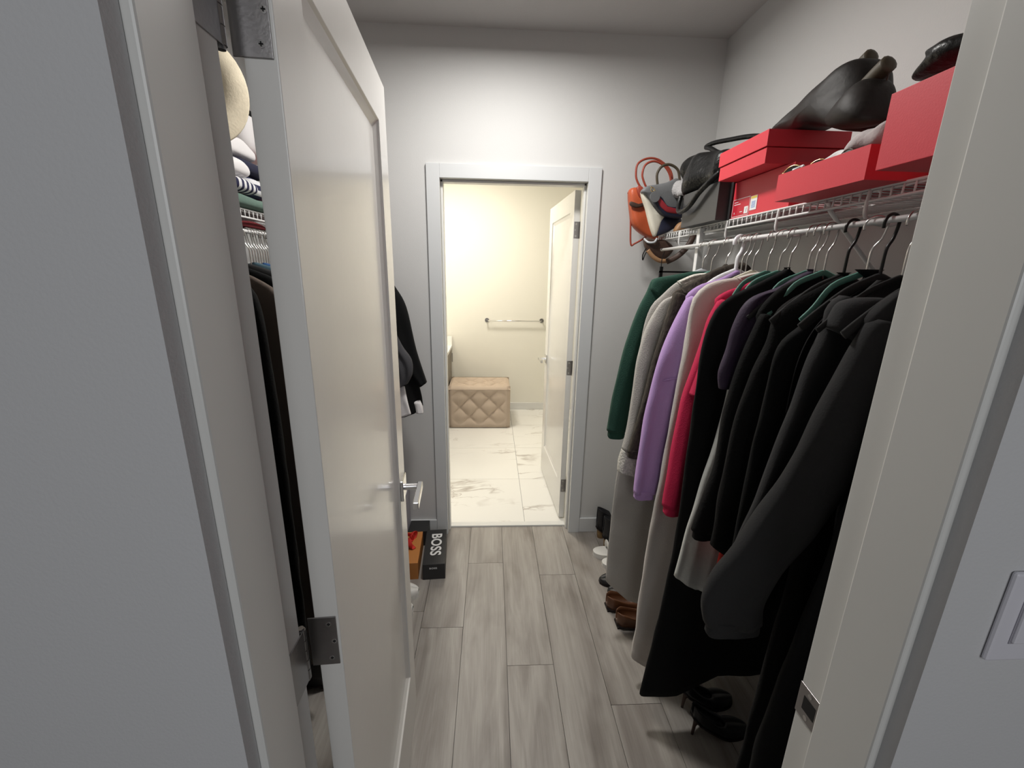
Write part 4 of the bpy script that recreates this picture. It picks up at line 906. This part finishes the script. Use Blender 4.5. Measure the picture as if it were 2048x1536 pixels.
for r_ in (-1, 0, 1):
    for k in ((-1, 0, 1) if r_ else (-.5, .5)):
        q = MB()
        q.tube([(ox0+cu+k*.2, oy0+.027, cv+r_*.1), (ox0+cu+k*.2, oy0+.020, cv+r_*.1), (ox0+cu+k*.2, oy0+.016, cv+r_*.1)], [.010, .010, .004], 10).build('button', 'ottoman', e, smooth=True)
        q = MB(); q.tube([(ox0+cu+k*.2, oy0+UD/2+r_*.1, oz1-.027), (ox0+cu+k*.2, oy0+UD/2+r_*.1, oz1-.020), (ox0+cu+k*.2, oy0+UD/2+r_*.1, oz1-.016)], [.010, .010, .004], 10).build('button', 'ottoman', e, smooth=True)
# vanity
e = empty('vanity', (-.8, 4.0, 0), 'bathroom vanity with white quartz counter behind the left jamb', 'vanity')
box((-1.195, 3.3, .0), (-.475, 4.775, .745)).build('cabinet', 'vanity', e, bevel=.002)
for y in (3.32, 4.06):
    dr = box((-.475, y, .10), (-.457, y+.70, .73)).build('door', 'vanity', e, bevel=.002); MB().cyl((-.440, y+.62, .60), (-.440, y+.62, .70), .005, 10).build('handle', 'nickel', dr)
box((-1.195, 3.28, .745), (-.448, 4.783, .775)).build('countertop', 'quartz', e, bevel=.002); box((-1.195, 4.765, .775), (-.448, 4.785, .875)).build('splashback', 'quartz', e, bevel=.002)
# towel bar
e = empty('towel_bar', (.26, BY1, 1.06), 'chrome towel bar on the bathroom wall', 'towel bar')
MB().cyl((-.051, BY1-.065, 1.061), (.57, BY1-.065, 1.061), .007, 12).build('bar', 'chrome', e, smooth=True)
for x in (-.051, .57):
    q = MB(); q.cyl((x, BY1, 1.061), (x, BY1-.072, 1.061), .009, 14); q.cyl((x, BY1, 1.061), (x, BY1-.008, 1.061), .024, 20); q.build('post', 'nickel', e, smooth=False)

# ------------------------------------------------------------------ lights
def area(name, loc, size, power, color, rot=(0, 0, 0), shape='DISK'):
    l = bpy.data.lights.new(name, 'AREA'); l.shape = shape; l.size = size; l.energy = power; l.color = color
    o = bpy.data.objects.new(name, l); col.objects.link(o); o.location = loc; o.rotation_euler = rot; return o
area('closet_ceiling_light', (.05, 1.62, 2.61), .24, 21.5, (1, .97, .93))
area('bath_ceiling_light', (-.3, 3.7, 2.64), .5, 33, (1, .93, .82))
area('bath_vanity_light', (-1.15, 4.0, 2.05), .7, 10, (1, .93, .82), (0, math.radians(-70), 0))
L_ = area('room_light', (.30, -1.9, 2.1), 1.5, 20, (.97, .98, 1), (0, 0, 0), 'SQUARE')
L_.rotation_euler = (Vector((0, .4, 1.3))-L_.location).to_track_quat('-Z', 'Y').to_euler()
w_ = bpy.data.worlds.new('world'); bpy.context.scene.world = w_; w_.use_nodes = True
bg = w_.node_tree.nodes['Background']; bg.inputs[0].default_value = (.86, .91, 1, 1); bg.inputs[1].default_value = .05

# ------------------------------------------------------------------ camera
cd = bpy.data.cameras.new('camera'); cam = bpy.data.objects.new('camera', cd); col.objects.link(cam)
cd.sensor_width = 36; cd.lens = 36*840/2048; cd.clip_start = .02; cd.clip_end = 50
r_ = Vector((.99876791, -.04662526, .01699246)); u_ = Vector((-.00444706, .25694655, .96641538)); f_ = Vector((.04942552, .96530024, -.25642263))
mw = Matrix((( r_.x, u_.x, -f_.x, 0), (r_.y, u_.y, -f_.y, 0), (r_.z, u_.z, -f_.z, 1.58626), (0, 0, 0, 1)))
cam.matrix_world = mw
sc = bpy.context.scene; sc.camera = cam
sc.view_settings.view_transform = 'Standard'; sc.view_settings.look = 'None'; sc.view_settings.gamma = 1; sc.view_settings.exposure = 0
for o in bpy.data.objects:
    if '_loc' in o: del o['_loc']
